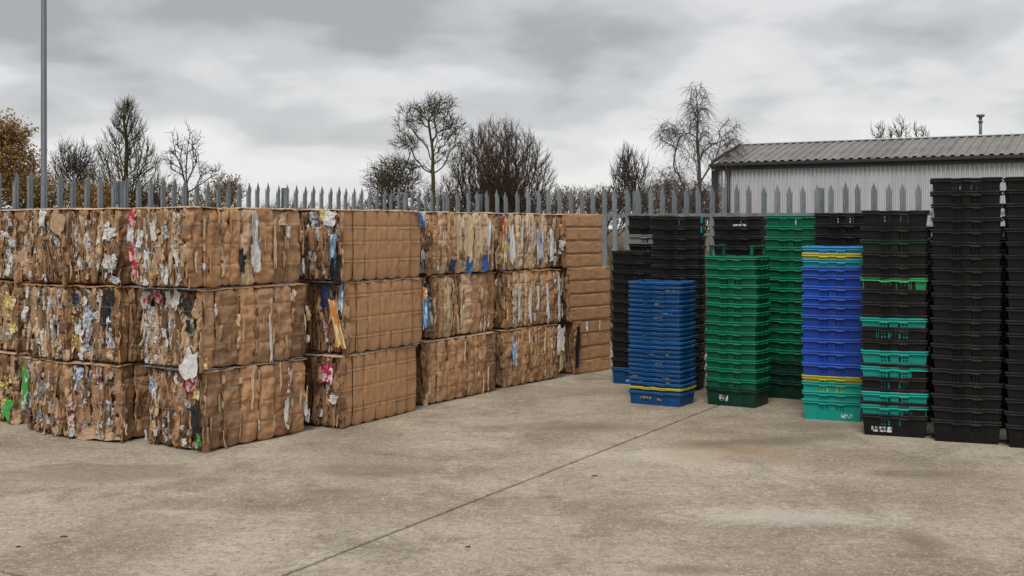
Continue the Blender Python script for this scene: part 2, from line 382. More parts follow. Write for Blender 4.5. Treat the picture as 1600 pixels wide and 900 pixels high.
# ------------------------------------------------------------------ warehouse beyond the fence
def warehouse():
    E0 = Vector((at(1117, 47), 47, 0)); E1 = Vector((at(1600, 41.3), 41.3, 0))
    u = (E1-E0).normalized(); v = Vector((-u.y, u.x, 0))
    L, Wd, EH, RH = 24.0, 6.7, ht(256, 47), ht(228, 50)
    b = empty('warehouse', E0, math.atan2(u.y, u.x)); tag(b, 'grey metal clad shed with ribbed roof behind the right hand fence', 'building')
    m = Mat('pale_cladding'); n = m.noise(.8, 5, .6, 0, 'Object', (1, 1, .25)); rn = m.noise(3.5, 4, .7, 0, 'Object', (2, 1, .06))
    cc = m.mixc(m.ramp(n, [(.3, 0.), (.7, 1.)]), (.40, .405, .42), (.55, .555, .57)); cc = m.mixc(m.math('MULTIPLY', m.ramp(rn, [(.5, 0.), (.8, 1.)]), .4), cc, (.2, .2, .2))
    m.color(m.mixc(1.0, cc, m.ramp(m.rand(), [(0, .92), (1, 1.05)]), 'MULTIPLY')).rough(.5); wallm = m.m
    m = Mat('weathered_roof_sheet'); n = m.noise(1.2, 5, .65, 0, 'Object', (1.5, .4, 1)); n2 = m.noise(6, 4, .7)
    cc = m.mixc(m.ramp(n, [(.3, 0.), (.7, 1.)]), (.15, .145, .135), (.27, .26, .245)); cc = m.mixc(m.math('MULTIPLY', n2, .25), cc, (.06, .055, .05))
    m.color(m.mixc(1.0, cc, m.ramp(m.rand(), [(0, .82), (1, 1.1)]), 'MULTIPLY')).rough(.7); roofm = m.m
    m = Mat('dark_trim'); m.color((.022, .022, .023)).rough(.5); trim = m.m
    m = Mat('pale_ridge'); m.color((.55, .55, .55)).rough(.5); rid = m.m
    # trapezoid-ribbed sheets, one metre wide, sharing one mesh
    def sheet(nr, hgt, ln, name, edge=.25):
        prof = []
        for k in range(nr):
            p = 1.0/nr; x = k*p
            prof += [(x, 0), (x+p*(.5-edge), 0), (x+p*.5-p*.08, hgt), (x+p*.5+p*.25, hgt), (x+p*.5+p*.33, 0)]
        prof.append((.998, 0)); V = []; Fc = []
        for z in (0, ln): V += [(x, -d, z) for x, d in prof]
        n = len(prof)
        for k in range(n-1): Fc.append((k, k+1, n+k+1, n+k))
        return mesh(name, V, Fc)
    ws = sheet(6, .055, EH-.0, 'wall_sheet', .2); rl = math.hypot(Wd/2+.25, RH-EH); rs = sheet(3, .05, rl, 'roof_sheet', .2)
    ang = math.atan2(RH-EH, Wd/2+.25)
    for k in range(int(L)):
        ob('wall_sheet', ws, wallm, b, Matrix.Translation((k, 0, 0)))
        ob('wall_sheet', ws, wallm, b, Matrix.Translation((k+1, Wd, 0)) @ Matrix.Rotation(math.pi, 4, 'Z'))
        ob('roof_sheet', rs, roofm, b, Matrix.Translation((k, -.25, EH+.02)) @ Matrix.Rotation(ang-math.pi/2, 4, 'X'))
        ob('roof_sheet', rs, roofm, b, Matrix.Translation((k+1, Wd+.25, EH+.02)) @ Matrix.Rotation(math.pi, 4, 'Z') @ Matrix.Rotation(ang-math.pi/2, 4, 'X'))
    for x in (0.02, L-.02):
        ob('gable_wall', mesh('gable_wall', [(x, 0, 0), (x, Wd, 0), (x, Wd, EH), (x, Wd/2, RH), (x, 0, EH)], [(0, 1, 2, 3, 4)]), wallm, b)
    ob('gutter', box_mesh('gutter', -.15, L+.1, -.34, -.2, EH-.13, EH+.0, bevel=.02), trim, b)
    ob('fascia', box_mesh('fascia', -.1, L, -.19, -.05, EH-.25, EH-.02), trim, b)
    ob('corner_trim', box_mesh('corner_trim', -.12, .16, -.08, .1, 0, EH-.26), trim, b)
    ob('downpipe', polytube('downpipe', [(.42, -.12, .1), (.42, -.12, EH-.3)], .05, 8), wallm, b)
    ob('downpipe', polytube('downpipe', [(.62, -.12, .1), (.62, -.12, EH-.3)], .07, 8), trim, b)
    ob('ridge_cap', box_mesh('ridge_cap', -.1, L, Wd/2-.16, Wd/2+.16, RH+.03, RH+.09, bevel=.02), rid, b)
    ob('verge_trim', polytube('verge_trim', [(-.03, -.25, EH+.06), (-.03, Wd/2, RH+.07), (-.03, Wd+.25, EH+.06)], .06, 6), trim, b)
    # flue with a cowl on the far slope
    fx = 19.0
    for fx in np.arange(3, 24, .02):
        q = E0+u*fx+v*(Wd/2+1.0)
        if 800+q.x/q.y*F > 1532: break
    q = E0+u*fx+v*(Wd/2+1.0); topz = ht(179, q.y)
    fl = empty('flue', (q.x, q.y, EH+.3)); tag(fl, 'thin grey flue pipe with a flat cowl rising behind the shed ridge', 'flue')
    hh = topz-EH-.3
    ob('pipe', polytube('pipe', [(0, 0, 0), (0, 0, hh-.1)], .06, 10), K['postgrey'], fl)
    ob('collar', polytube('collar', [(0, 0, hh-.32), (0, 0, hh-.26)], .10, 10), K['postgrey'], fl)
    ob('cowl', polytube('cowl', [(0, 0, hh-.12), (0, 0, hh-.06), (0, 0, hh)], [.08, .17, .15], 12), K['postgrey'], fl)
warehouse()

# ------------------------------------------------------------------ palisade fences
def pale_mesh(hgt, wd=.078):
    xs = np.array([-.5, -.42, -.34, -.17, 0, .17, .34, .42, .5])*wd
    dep = np.array([0, .004, .016, .020, .012, .020, .016, .004, 0])
    top = np.array([-.065, -.125, -.075, -.04, 0, -.04, -.075, -.125, -.065])+hgt
    spl = np.array([.012, .010, .0, .0, 0, .0, .0, .010, .012])   # splayed outer points
    rows = [.03, hgt*.5, hgt-.15]
    V = []; n = len(xs)
    for z in rows: V += [(x, -d, z) for x, d in zip(xs, dep)]
    V += [(x*(1.18 if abs(x) > wd*.45 else 1), -d+s*(-1), z) for x, d, s, z in zip(xs, dep, spl, top)]
    Fc = [(r*n+k, r*n+k+1, (r+1)*n+k+1, (r+1)*n+k) for r in range(len(rows)) for k in range(n-1)]
    bm = bmesh.new(); bv = [bm.verts.new(p) for p in V]
    for q in Fc: bm.faces.new([bv[i] for i in q])
    bmesh.ops.recalc_face_normals(bm, faces=bm.faces[:])
    bmesh.ops.solidify(bm, geom=bm.faces[:], thickness=.0035)
    return bm_mesh('pale', bm)
FH = 2.4
pm = pale_mesh(FH)
railm = None
def fence(A, B, pitch, label, post_at=2.75, post0=1.2, group='palisade fences'):
    A, B = Vector(A), Vector(B); d = B-A; L = d.length; rz = math.atan2(d.y, d.x)
    f = empty('palisade_fence', A, rz); tag(f, label, 'fence', group)
    n = int(L/pitch)
    for k in range(n+1):
        M = Matrix.Translation((k*pitch+rng.normal(0, .004), -.028, rng.normal(0, .012)-.01)) @ Matrix.Rotation(rng.normal(0, .004), 4, 'Y') @ Matrix.Rotation(rng.normal(0, .05), 4, 'Z')
        ob('pale', pm, K['galv'], f, M)
    def angle_iron(z):
        bm = bmesh.new(); box(bm, -.05, L+.05, -.026, -.020, z-.025, z+.025); box(bm, -.05, L+.05, -.0195, .03, z+.019, z+.025)
        return bm_mesh('rail', bm)
    for z in (.35, FH-.42): ob('rail', angle_iron(z), K['galv'], f)
    s = post0
    pst = bmesh.new(); box(pst, -.033, .033, .031, .037, 0, FH-.06); box(pst, -.033, .033, .101, .107, 0, FH-.06); box(pst, -.004, .004, .0375, .1005, 0, FH-.06)
    pme = bm_mesh('post', pst)
    while s < L:
        ob('post', pme, K['galv'], f, Matrix.Translation((s, 0, 0))); s += post_at
    return f
Yc = (FH-CAM_H)*F/(HOR-298.3); FC = Vector((at(692, Yc), Yc, 0))
Yl = (FH-CAM_H)*F/(HOR-265); FL = Vector((at(15, Yl), Yl, 0))
dl = (FL-FC).normalized(); A = FC+dl*(int(((FL-FC).length+2.0)/.18)*.18)
fence(A, FC-dl*.05, .18, 'grey galvanised palisade fence running behind the cardboard bales', 2.75, 3.45)
Yr = (FH-CAM_H)*F/(HOR-283.2); FR = Vector((at(1440, Yr), Yr, 0)); dr = (FR-FC).normalized()
s_post = (FH-CAM_H)*F/(HOR-292.2); s_post = (Vector((at(974, s_post), s_post, 0))-FC).length
fence(FC+dr*.12, FR+dr*4.2, .188, 'grey galvanised palisade fence running behind the plastic crates', 2.75, s_post-2.75)
# lamp post beyond the left fence
Yp = 19.0
lp = empty('lamp_post', (at(68.5, Yp), Yp, 0)); tag(lp, 'tall thin grey lamp post rising beyond the fence at left', 'lamp post')
ob('pole', polytube('pole', [(0, 0, -.1), (0, 0, 1.2), (0, 0, 1.25), (0, 0, 8)], [.075, .075, .052, .040], 12), K['postgrey'], lp)
ob('bracket', polytube('bracket', [(0, 0, 7.9), (.1, -.1, 8.15), (.5, -.5, 8.25)], .03, 8), K['postgrey'], lp)
hd = bmesh.new(); box(hd, .35, .85, -.62, -.42, 8.2, 8.3); bmesh.ops.bevel(hd, geom=hd.edges[:], offset=.02, segments=1, affect='EDGES')
ob('lamp_head', bm_mesh('lamp_head', hd), K['postgrey'], lp)

# ------------------------------------------------------------------ trees
def grow(att, root, bf, seg, ang_pen=.5, wob=.06, trunk=None):
    pos = np.zeros((60000, 3)); par = np.zeros(60000, int); pl = np.zeros(60000); dr = np.zeros((60000, 3)); n = 0
    tr = [np.array(root, float)] + [np.array(p, float) for p in (trunk or [])]
    pos[0] = tr[0]; par[0] = -1; dr[0] = (0, 0, 1); n = 1; barred = 1
    def link(i0, p, wscale=1.0):
        nonlocal n
        st = pos[i0].copy(); d = p-st; l = np.linalg.norm(d)
        if l < 1e-6: return i0
        k = max(1, int(math.ceil(l/seg))); last = i0
        side = rng.normal(0, wob*l, 3)*wscale
        for q in range(1, k+1):
            t = q/k; pt = st+d*t+side*math.sin(math.pi*t)
            pos[n] = pt; par[n] = last; v = pt-pos[last]; vl = np.linalg.norm(v); pl[n] = pl[last]+vl; dr[n] = v/max(vl, 1e-6); last = n; n += 1
        return last
    last = 0
    for p in tr[1:]: last = link(last, p, .25)
    first_ok = 0
    zmin = tr[0][2] + (tr[1][2]-tr[0][2])*.6 if len(tr) > 1 else -1e9
    tips = []
    att = np.asarray(att); order = np.argsort(np.linalg.norm(att-tr[0], axis=1))
    for i in order:
        p = att[i]; d = p-pos[:n]; l = np.linalg.norm(d, axis=1); l1 = np.maximum(l, 1e-6)
        cosa = (d*dr[:n]).sum(1)/l1
        cost = l+bf*pl[:n]+ang_pen*l*(1-cosa)+np.where(pos[:n, 2] < zmin, 50, 0)
        tips.append(link(int(np.argmin(cost)), p))
    return pos[:n], par[:n], dr[:n]
def build_tree(name, label, base, att, bf=.35, seg=.35, r0=.011, expo=2.3, rmax=.3, mat=None, trunk=None, twigs=3, twl=.5, twdir=(0, 0, .3), twspread=.6, ang_pen=.5, split=.045, leaves=0, leaf_mat=None, leaf_size=.07, wob=.06, roots=None, group='bare trees beyond the fences', twr=.008):
    base = np.array(base, float)
    if roots is None: roots = [(base, trunk, att)]
    t = empty(name, tuple(base)); tag(t, label, 'tree', group)
    T0, T1, TR0, TR1 = [], [], [], []; B0, B1, BR0, BR1 = [], [], [], []; allp = []
    for rb, tr, at_ in roots:
        pos, par, dr = grow(at_, rb, bf, seg, ang_pen, wob, tr)
        n = len(pos); acc = np.zeros(n); has = np.zeros(n, bool)
        has[par[1:]] = True
        acc[~has] = 1
        for i in range(n-1, 0, -1): acc[par[i]] += acc[i]
        rad = np.minimum(r0*acc**(1/expo), rmax)
        i = np.arange(1, n); p = par[1:]
        rr0 = np.where(rad[p] > rad[i]*1.6, rad[i]*1.15, rad[p])
        big = rad[i] > split
        T0.append(pos[p][big]); T1.append(pos[i][big]); TR0.append(rr0[big]); TR1.append(rad[i][big])
        B0.append(pos[p][~big]); B1.append(pos[i][~big]); BR0.append(rr0[~big]); BR1.append(rad[i][~big])
        # twigs on thin nodes
        thin = np.where(rad < r0*2.2)[0]
        for _ in range(twigs):
            s0 = pos[thin]; d = dr[thin]+np.array(twdir)+rng.normal(0, twspread, (len(thin), 3)); d /= np.linalg.norm(d, axis=1, keepdims=True)
            ln = twl*rng.uniform(.4, 1.2, (len(thin), 1)); md = s0+d*ln*.5+rng.normal(0, .03, s0.shape)
            d2 = d+np.array(twdir)*.8+rng.normal(0, .2, d.shape); d2 /= np.linalg.norm(d2, axis=1, keepdims=True); e = md+d2*ln*.5
            o = np.ones(len(thin))
            B0 += [s0, md]; B1 += [md, e]; BR0 += [o*twr, o*twr*.85]; BR1 += [o*twr*.85, o*twr*.6]; allp += [md, e]
    cc = lambda a: np.concatenate(a)
    if sum(len(a) for a in T0):
        V, Fc = tube_arrays(cc(T0)-base, cc(T1)-base, cc(TR0), cc(TR1), 6); ob('trunk', fast_mesh('trunk', V, Fc, True), mat, t)
    V, Fc = tube_arrays(cc(B0)-base, cc(B1)-base, cc(BR0), cc(BR1), 3); ob('crown', fast_mesh('crown', V, Fc), mat, t)
    if leaves:
        ap = cc(allp); idx = rng.integers(0, len(ap), leaves); c0 = ap[idx]-base+rng.normal(0, .06, (leaves, 3))
        a = rng.normal(0, 1, (leaves, 3)); a /= np.linalg.norm(a, axis=1, keepdims=True); b2 = np.cross(a, rng.normal(0, 1, (leaves, 3))); b2 /= np.linalg.norm(b2, axis=1, keepdims=True)
        s = leaf_size*rng.uniform(.6, 1.3, (leaves, 1))
        V = np.stack([c0-a*s, c0+b2*s*.6, c0+a*s, c0-b2*s*.6], 1).reshape(-1, 3); Fc = np.arange(leaves*4).reshape(-1, 4)
        o = ob('leaves', fast_mesh('leaves', V, Fc), leaf_mat, t); o['kind'] = 'stuff'
    return t
def ell(c, r, n, power=.5):
    """points filling an ellipsoid, denser towards its skin"""
    d = rng.normal(0, 1, (n, 3)); d /= np.linalg.norm(d, axis=1, keepdims=True)
    return np.array(c)+d*np.array(r)*(rng.uniform(0, 1, (n, 1))**power)
def W(x, y, Y): return np.array([at(x, Y), Y, ht(y, Y)])
GZ = -.14
def base_at(x, Y): return np.array([at(x, Y), Y, GZ])
def px(n, Y): return n/F*Y
def shell_cone(x, ytop, ybot, halfw, Y, n, shape=1.0):
    """points in a pointed crown"""
    t = rng.uniform(0, 1, n)**1.25; prof = np.where(t < .25, .72+.28*t/.25, ((1-t)/.75)**shape)+.03
    ang = rng.uniform(0, 2*np.pi, n); r = np.sqrt(rng.uniform(0, 1, n))
    z0, z1 = ht(ybot, Y), ht(ytop, Y)
    rad = px(halfw, Y)*prof*r
    return np.stack([at(x, Y)+rad*np.cos(ang), Y+rad*np.sin(ang), z0+(z1-z0)*t], 1)

# autumn tree at the left edge
Y = 30; b = base_at(-15, Y)
build_tree('autumn_tree', 'tree with brown autumn leaves at the left edge', b,
    np.concatenate([ell(W(-20, 255, Y), (px(70, Y), 1.2, px(72, Y)), 420, .6), ell(W(10, 225, Y), (px(34, Y), .8, px(50, Y)), 130, .6)]), bf=.3, seg=.25, r0=.007, mat=K['bark_olive'], trunk=[W(-15, 320, Y), W(-12, 270, Y)], twigs=2, twl=.3, leaves=15000, leaf_mat=K['leaf'], leaf_size=.034, twr=.005)
Y = 34
build_tree('leafy_shrub', 'brown leaved shrub beneath the lamp post behind the fence', base_at(40, Y),
    np.concatenate([ell(W(35, 290, Y), (px(48, Y), 1.0, px(40, Y)), 260, .6), ell(W(150, 315, Y), (px(60, Y), 1.0, px(25, Y)), 160, .6)]), bf=.4, seg=.25, r0=.007, mat=K['bark_olive'], twigs=2, twl=.3, leaves=4200, leaf_mat=K['leaf'], leaf_size=.04, twr=.005)
# small rounded bare tree
Y = 44; b = base_at(118, Y)
build_tree('bare_tree', 'small rounded bare tree between lamp post and tall pointed tree', b, np.concatenate([ell(W(118, 268, Y), (px(36, Y), .9, px(50, Y)), 420, .55)]),
    bf=.45, seg=.22, r0=.009, mat=K['bark'], trunk=[W(118, 320, Y), W(118, 300, Y)], twigs=3, twl=.4, twdir=(0, 0, .5), twspread=.45, twr=.007)
# tall pointed tree
Y = 40; b = base_at(198, Y)
build_tree('bare_tree', 'tall pointed bare tree with dense ascending twigs, left of the slender tree', b, np.concatenate([shell_cone(198, 162, 318, 60, Y, 1050, .75)]),
    bf=.42, seg=.2, r0=.0085, mat=K['bark_olive'], trunk=[W(198, 320, Y), W(197, 260, Y), W(195, 200, Y)], twigs=2, twl=.36, twdir=(0, 0, .75), twspread=.4, ang_pen=.8, twr=.0055)
# slender open tree
Y = 34; b = base_at(292, Y)
build_tree('bare_tree', 'slender open bare tree with few branches and a wide right limb', b,
    np.concatenate([ell(W(290, 240, Y), (px(32, Y), .6, px(45, Y)), 70, .45), ell(W(325, 268, Y), (px(28, Y), .4, px(12, Y)), 22, .5), ell(W(268, 245, Y), (px(14, Y), .4, px(28, Y)), 16)]),
    bf=.5, seg=.18, r0=.0085, mat=K['bark'], trunk=[W(293, 300, Y), W(292, 250, Y), W(297, 210, Y)], twigs=2, twl=.26, twdir=(.05, 0, .1), twspread=.7, wob=.1, twr=.0065)
Y = 46
build_tree('bare_shrub', 'low brown scrubby bush behind the fence right of the slender tree', base_at(358, Y),
    ell(W(358, 300, Y), (px(28, Y), .8, px(26, Y)), 200, .6), bf=.5, seg=.25, r0=.008, mat=K['bark_warm'], twigs=3, twl=.3, leaves=500, leaf_mat=K['leaf'], leaf_size=.05)
# open crowned tree left of the dome
Y = 42; b = base_at(676, Y)
build_tree('bare_tree', 'tall open crowned bare tree left of the dense domed tree', b,
    np.concatenate([ell(W(678, 172, Y), (px(38, Y), .8, px(25, Y)), 150, .55), ell(W(644, 190, Y), (px(26, Y), .6, px(28, Y)), 90, .55), ell(W(638, 222, Y), (px(28, Y), .6, px(14, Y)), 60, .5), ell(W(702, 205, Y), (px(28, Y), .7, px(30, Y)), 110, .5), ell(W(632, 256, Y), (px(40, Y), .6, px(9, Y)), 50, .6), ell(W(690, 240, Y), (px(26, Y), .7, px(16, Y)), 30), ell(W(606, 282, Y), (px(28, Y), .6, px(15, Y)), 60)]),
    bf=.36, seg=.2, r0=.0078, mat=K['bark_olive'], trunk=[W(677, 320, Y), W(676, 262, Y), W(673, 215, Y), W(668, 175, Y)], twigs=3, twl=.32, twdir=(0, 0, .1), twspread=.75, wob=.09, twr=.0075)
Y = 45
build_tree('bare_shrub', 'spreading bare shrub with arching twigs under the open crowned tree', base_at(622, Y),
    ell(W(615, 282, Y), (px(45, Y), 1.0, px(36, Y)), 320, .55), bf=.42, seg=.22, r0=.0085, mat=K['bark'], twigs=3, twl=.45, twdir=(-.1, 0, -.05), twspread=.5)
# dense dome: several stems from one stool
Y = 44; roots = []; stems = [(735, 715, 270), (757, 745, 235), (782, 780, 215), (800, 815, 225), (815, 845, 260), (770, 760, 220)]
al = np.concatenate([ell(W(780, 300, Y), (px(90, Y), 1.9, px(114, Y)), 3100, .56)]); al = al[al[:, 2] > ht(335, Y)]
asg = np.argmin(np.abs(np.array([s[1] for s in stems])[None, :] - (800+al[:, 0]/al[:, 1]*F)[:, None] + rng.normal(0, 8, (len(al), 6))), axis=1)
for k, (xb, xt, yt) in enumerate(stems):
    roots.append((base_at(xb, Y+rng.normal(0, .3)), [W(xb+(xt-xb)*.15, 330, Y), W((xb+xt)/2, (330+yt)/2+10, Y)], al[asg == k]))
build_tree('bare_tree', 'dense domed many stemmed bare tree behind the middle of the fence', base_at(778, Y), None, roots=roots, bf=.7, seg=.2, r0=.0075, mat=K['bark_warm'], twigs=4, twl=.34, twdir=(0, 0, .2), twspread=.36, ang_pen=.35, wob=.03, twr=.0045, rmax=.10)
# low far hedge bushes between dome and birch
for x, yy, hw, Y, lab in ((895, 298, 34, 60, 'low distant bare bush just right of the domed tree'), (930, 303, 26, 55, 'low distant bare bush above the end bale'), (1000, 300, 26, 50, 'low brown bush between the fence corner and the birch'), (460, 316, 60, 60, 'low distant bush barely showing above the fence left of centre'), (550, 318, 40, 60, 'low distant bush barely showing above the fence near the arching shrub')):
    build_tree('bare_shrub', lab, base_at(x, Y), ell(W(x, yy+18, Y), (px(hw, Y), 1.0, px(24, Y)), 220, .6), bf=.5, seg=.3, r0=.009, mat=K['bark_warm'], twigs=3, twl=.4, twdir=(0, 0, .4))
for k, (x, yy, hw, Y) in enumerate(((70, 292, 60, 38), (165, 296, 55, 42), (250, 298, 50, 43), (330, 304, 50, 45), (610, 300, 52, 49), (690, 300, 50, 50), (780, 300, 60, 52), (870, 304, 50, 56), (960, 302, 45, 48), (1040, 300, 45, 46), (1095, 305, 40, 46))):
    build_tree('hedge_shrub', ['leafless hedge shrub behind the fence, '+q for q in ('beside the lamp post', 'left of the pointed tree', 'right of the pointed tree', 'under the slender tree', 'left of the open crowned tree', 'under the open crowned tree', 'under the domed tree', 'right of the domed tree', 'above the far end bale', 'left of the birch trunk', 'between birch and shed corner')][k], base_at(x, Y),
        np.concatenate([ell(W(x, yy+26, Y), (px(hw, Y), 1.2, px(38, Y)), 300, .6)]), bf=.5, seg=.3, r0=.0085, mat=K['scrub'] if k % 2 else K['bark_warm'], twigs=3, twl=.4, twdir=(0, 0, .35), leaves=900, leaf_mat=K['leaf'] if x < 400 else K['ivy'], leaf_size=.05, group='hedge shrubs beyond the fences')
# fan shaped shrub
Y = 45
build_tree('bare_shrub', 'fan shaped bare shrub with upright twigs left of the birch', base_at(985, Y),
    np.concatenate([ell(W(985, 285, Y), (px(34, Y), .9, px(50, Y)), 300, .55), ell(W(978, 255, Y), (px(14, Y), .5, px(24, Y)), 50)]), bf=.6, seg=.22, r0=.0085, mat=K['bark'], twigs=2, twl=.45, twdir=(0, 0, .8), twspread=.35, ang_pen=1.0, leaves=0)
# weeping birch
Y = 40; b = base_at(1092, Y)
birch_att = np.concatenate([ell(W(1090, 172, Y), (px(21, Y), .6, px(50, Y)), 100, .6), ell(W(1055, 205, Y), (px(26, Y), .6, px(26, Y)), 70, .5), ell(W(1135, 215, Y), (px(24, Y), .6, px(34, Y)), 60, .5), ell(W(1092, 235, Y), (px(48, Y), .9, px(35, Y)), 70, .5), ell(W(1045, 285, Y), (px(30, Y), .7, px(30, Y)), 110), ell(W(1088, 300, Y), (px(45, Y), .7, px(30, Y)), 140)])
build_tree('birch_tree', 'tall weeping birch with drooping fine twigs beside the shed', b, birch_att, bf=.42, seg=.2, r0=.009, mat=K['bark_birch'],
    trunk=[W(1093, 320, Y), W(1092, 250, Y), W(1090, 190, Y), W(1087, 135, Y)], twigs=4, twl=.6, twdir=(0, 0, -1.0), twspread=.42, wob=.1, twr=.0045)
# trees behind the shed
Y = 72
for x, yt, hw, lab in ((1374, 192, 20, 'leftmost of three small bare trees showing over the shed roof'), (1407, 183, 18, 'middle one of three small bare trees showing over the shed roof'), (1436, 192, 15, 'rightmost of three small bare trees showing over the shed roof')):
    build_tree('bare_tree', lab, base_at(x, Y), ell(W(x, yt+24, Y), (px(hw, Y), .7, px(24, Y)), 46, .45), bf=.5, seg=.3, r0=.018, mat=K['bark'], trunk=[W(x, 260, Y), W(x, 225, Y)], twigs=2, twl=.4, twdir=(0, 0, .4), twspread=.6, twr=.012, wob=.1, group='small trees behind the shed')

# dead scrub along both fences
def scrub(name, A, B, depth, n, hmin, hmax, label):
    A, B = np.array(A), np.array(B); t = rng.uniform(0, 1, n); d = B-A; nn = np.array([-d[1], d[0], 0])/np.linalg.norm(d)
    nn = nn if nn[1] > 0 else -nn
    p = A+d*t[:, None]+nn*rng.uniform(.5, depth, n)[:, None]; p[:, 2] = GZ
    hh = rng.uniform(hmin, hmax, n)*np.clip(.6+.5*np.array([nz(x*.7, y*.7) for x, y in p[:, :2]]), .3, .95)
    P0, P1, r = [p], [], []
    m1 = p+np.stack([rng.normal(0, .15, n), rng.normal(0, .15, n), hh*.5], 1); e = m1+np.stack([rng.normal(0, .25, n), rng.normal(0, .25, n), hh*.5], 1)
    s1 = m1+np.stack([rng.normal(0, .3, n), rng.normal(0, .3, n), hh*.3], 1)
    s2 = e+np.stack([rng.normal(0, .25, n), rng.normal(0, .25, n), rng.normal(.05, .15, n)], 1)
    for q_ in (e, s1, s2): q_[:, 2] = np.minimum(q_[:, 2], m1[:, 2]+.9)
    o = np.ones(n)
    V, Fc = tube_arrays(np.concatenate([p, m1, m1, e]), np.concatenate([m1, e, s1, s2]), np.concatenate([o*.007, o*.005, o*.004, o*.004]), np.concatenate([o*.005, o*.003, o*.002, o*.002]), 3)
    ob_ = ob(name, fast_mesh(name, V, Fc), K['scrub']); tag(ob_, label, 'scrub', None, 'stuff')
scrub('dead_scrub', tuple(A), tuple(FC), 8.0, 9000, 1.2, 2.7, 'dry brown scrub growing behind the left hand fence')
scrub('dead_scrub', tuple(FC), tuple(FR+dr*3), 9.0, 9000, 1.0, 2.5, 'dry brown scrub growing behind the right hand fence')

# ------------------------------------------------------------------ cardboard bales
BH = .657
def flap_mesh(seed, stiff=1.0):
    """crumpled torn board: unit sheet (x -.5...5, z -.5...5), facing -y, with thickness"""
    rr = random.Random(seed); nx, nzz = 4, 6; bm = bmesh.new(); g = {}
    curl = rr.uniform(-.5, .5); bend = rr.uniform(-.45, .45); fold = rr.uniform(-.3, .3); fx = rr.uniform(-.2, .2)
    for i in range(nx+1):
        for j in range(nzz+1):
            u, v = i/nx-.5, j/nzz-.5
            edge = (i in (0, nx)) + (j in (0, nzz))
            du = (rr.uniform(-.16, .1) if i in (0, nx) else rr.uniform(-.05, .05))*(1 if i else -1) if edge else rr.uniform(-.04, .04)
            dv = rr.uniform(-.14, .08)*(1 if j == nzz else -1) if j in (0, nzz) else rr.uniform(-.03, .03)
            y = curl*u*u*1.1+bend*v*v*.8+fold*max(0, u-fx)+stiff*(.16*nz(u*3+seed, v*2.2)+.07*nz(u*8, v*5+seed))+(1-stiff)*.34*abs(nz(seed, u*2.6+v*1.3, v*1.7-u))
            g[i, j] = bm.verts.new((u+du, y*.45, v+dv))
    for i in range(nx):
        for j in range(nzz):
            bm.faces.new((g[i, j], g[i+1, j], g[i+1, j+1], g[i, j+1]))
    bmesh.ops.recalc_face_normals(bm, faces=bm.faces[:])
    bmesh.ops.solidify(bm, geom=bm.faces[:], thickness=.022)
    return bm_mesh('cardboard_flap', bm, seed % 4 != 0 and stiff == 1)
FLAPS = [flap_mesh(s) for s in range(36)]; PAPERS = [flap_mesh(s+50, .25) for s in range(20)]
def fold_mesh(wd, h, depth, creases, seed, rough=.0, crease_d=.45, power=2.6, bulge=.022, lip=0.0):
    """one bulging fold of board between two vertical wires, facing -y; x across, z up"""
    nx, nzz = 12, max(12, int(h/.009)); V = []; Fc = []
    ph = random.Random(seed)
    lean = ph.uniform(-1, 1)*rough
    for j in range(nzz+1):
        t = j/nzz
        endf = max(0.0, 1-abs(2*t-1)**11)**.5
        cr = 1.0
        for c in creases: cr -= crease_d*math.exp(-((t*h-c)/.007)**2)+crease_d*.30*math.exp(-((t*h-c)/.03)**2)
        for i in range(nx+1):
            s = 2*i/nx-1
            prof = lip+(1-lip)*max(0.0, 1-abs(s)**power)**.5
            d = depth*prof*(.30+.70*endf)*cr+bulge*(1-abs(2*t-1)**2.6)-bulge*.5
            d += rough*.030*nz(s*.6+seed*1.3, t*h*15, seed+2)+rough*.05*nz(s*1.1+seed*3.3, t*h*7, seed)+rough*.022*nz(s*3+seed, t*h*24, seed+5)+.004*nz(s*2+seed, t*h*9)
            xx = s*wd*.5*(1+.05*rough*nz(seed, t*h*6))+lean*.02*(t-.5)+rough*.012*nz(seed+9, t*h*11)
            V.append((xx, -d, t*h+.016*(1 if t > .5 else -1)*(1-s*s)*(abs(2*t-1)**6)))
    for j in range(nzz):
        for i in range(nx):
            a = j*(nx+1)+i; Fc.append((a, a+1, a+nx+2, a+nx+1))
    return mesh('cardboard_fold', V, Fc, True)
FACE = {'long': lambda L, Wd: Matrix.Identity(4), 'end': lambda L, Wd: Matrix.Translation((0, Wd, 0)) @ Matrix.Rotation(-math.pi/2, 4, 'Z')}
PAL = {   # share of each board or paper kind on a torn face
 'plain': [('kraft_var', 46), ('kraft_dark', 24), ('kraft_light', 24), ('white', 5), ('cream', 3)],
 'white': [('kraft_var', 36), ('kraft_dark', 18), ('kraft_light', 20), ('white', 22), ('greypap', 6), ('cream', 4)],
 'dark':  [('kraft_var', 42), ('kraft_dark', 42), ('kraft_light', 8), ('white', 5), ('greypap', 3)],
 'print': [('kraft_var', 40), ('kraft_dark', 18), ('kraft_light', 10), ('white', 13), ('whiteblue', 8), ('whitered', 5), ('greypap', 3), ('yellow', 2), ('navy', 1)],
 'redwhite': [('kraft_var', 30), ('kraft_dark', 10), ('kraft_light', 28), ('white', 30), ('cream', 12)],
}
def pick(pal, rr):
    items = PAL[pal]; tot = sum(w for _, w in items); q = rr.uniform(0, tot)
    for k, wgt in items:
        q -= wgt
        if q <= 0: return k
    return items[0][0]
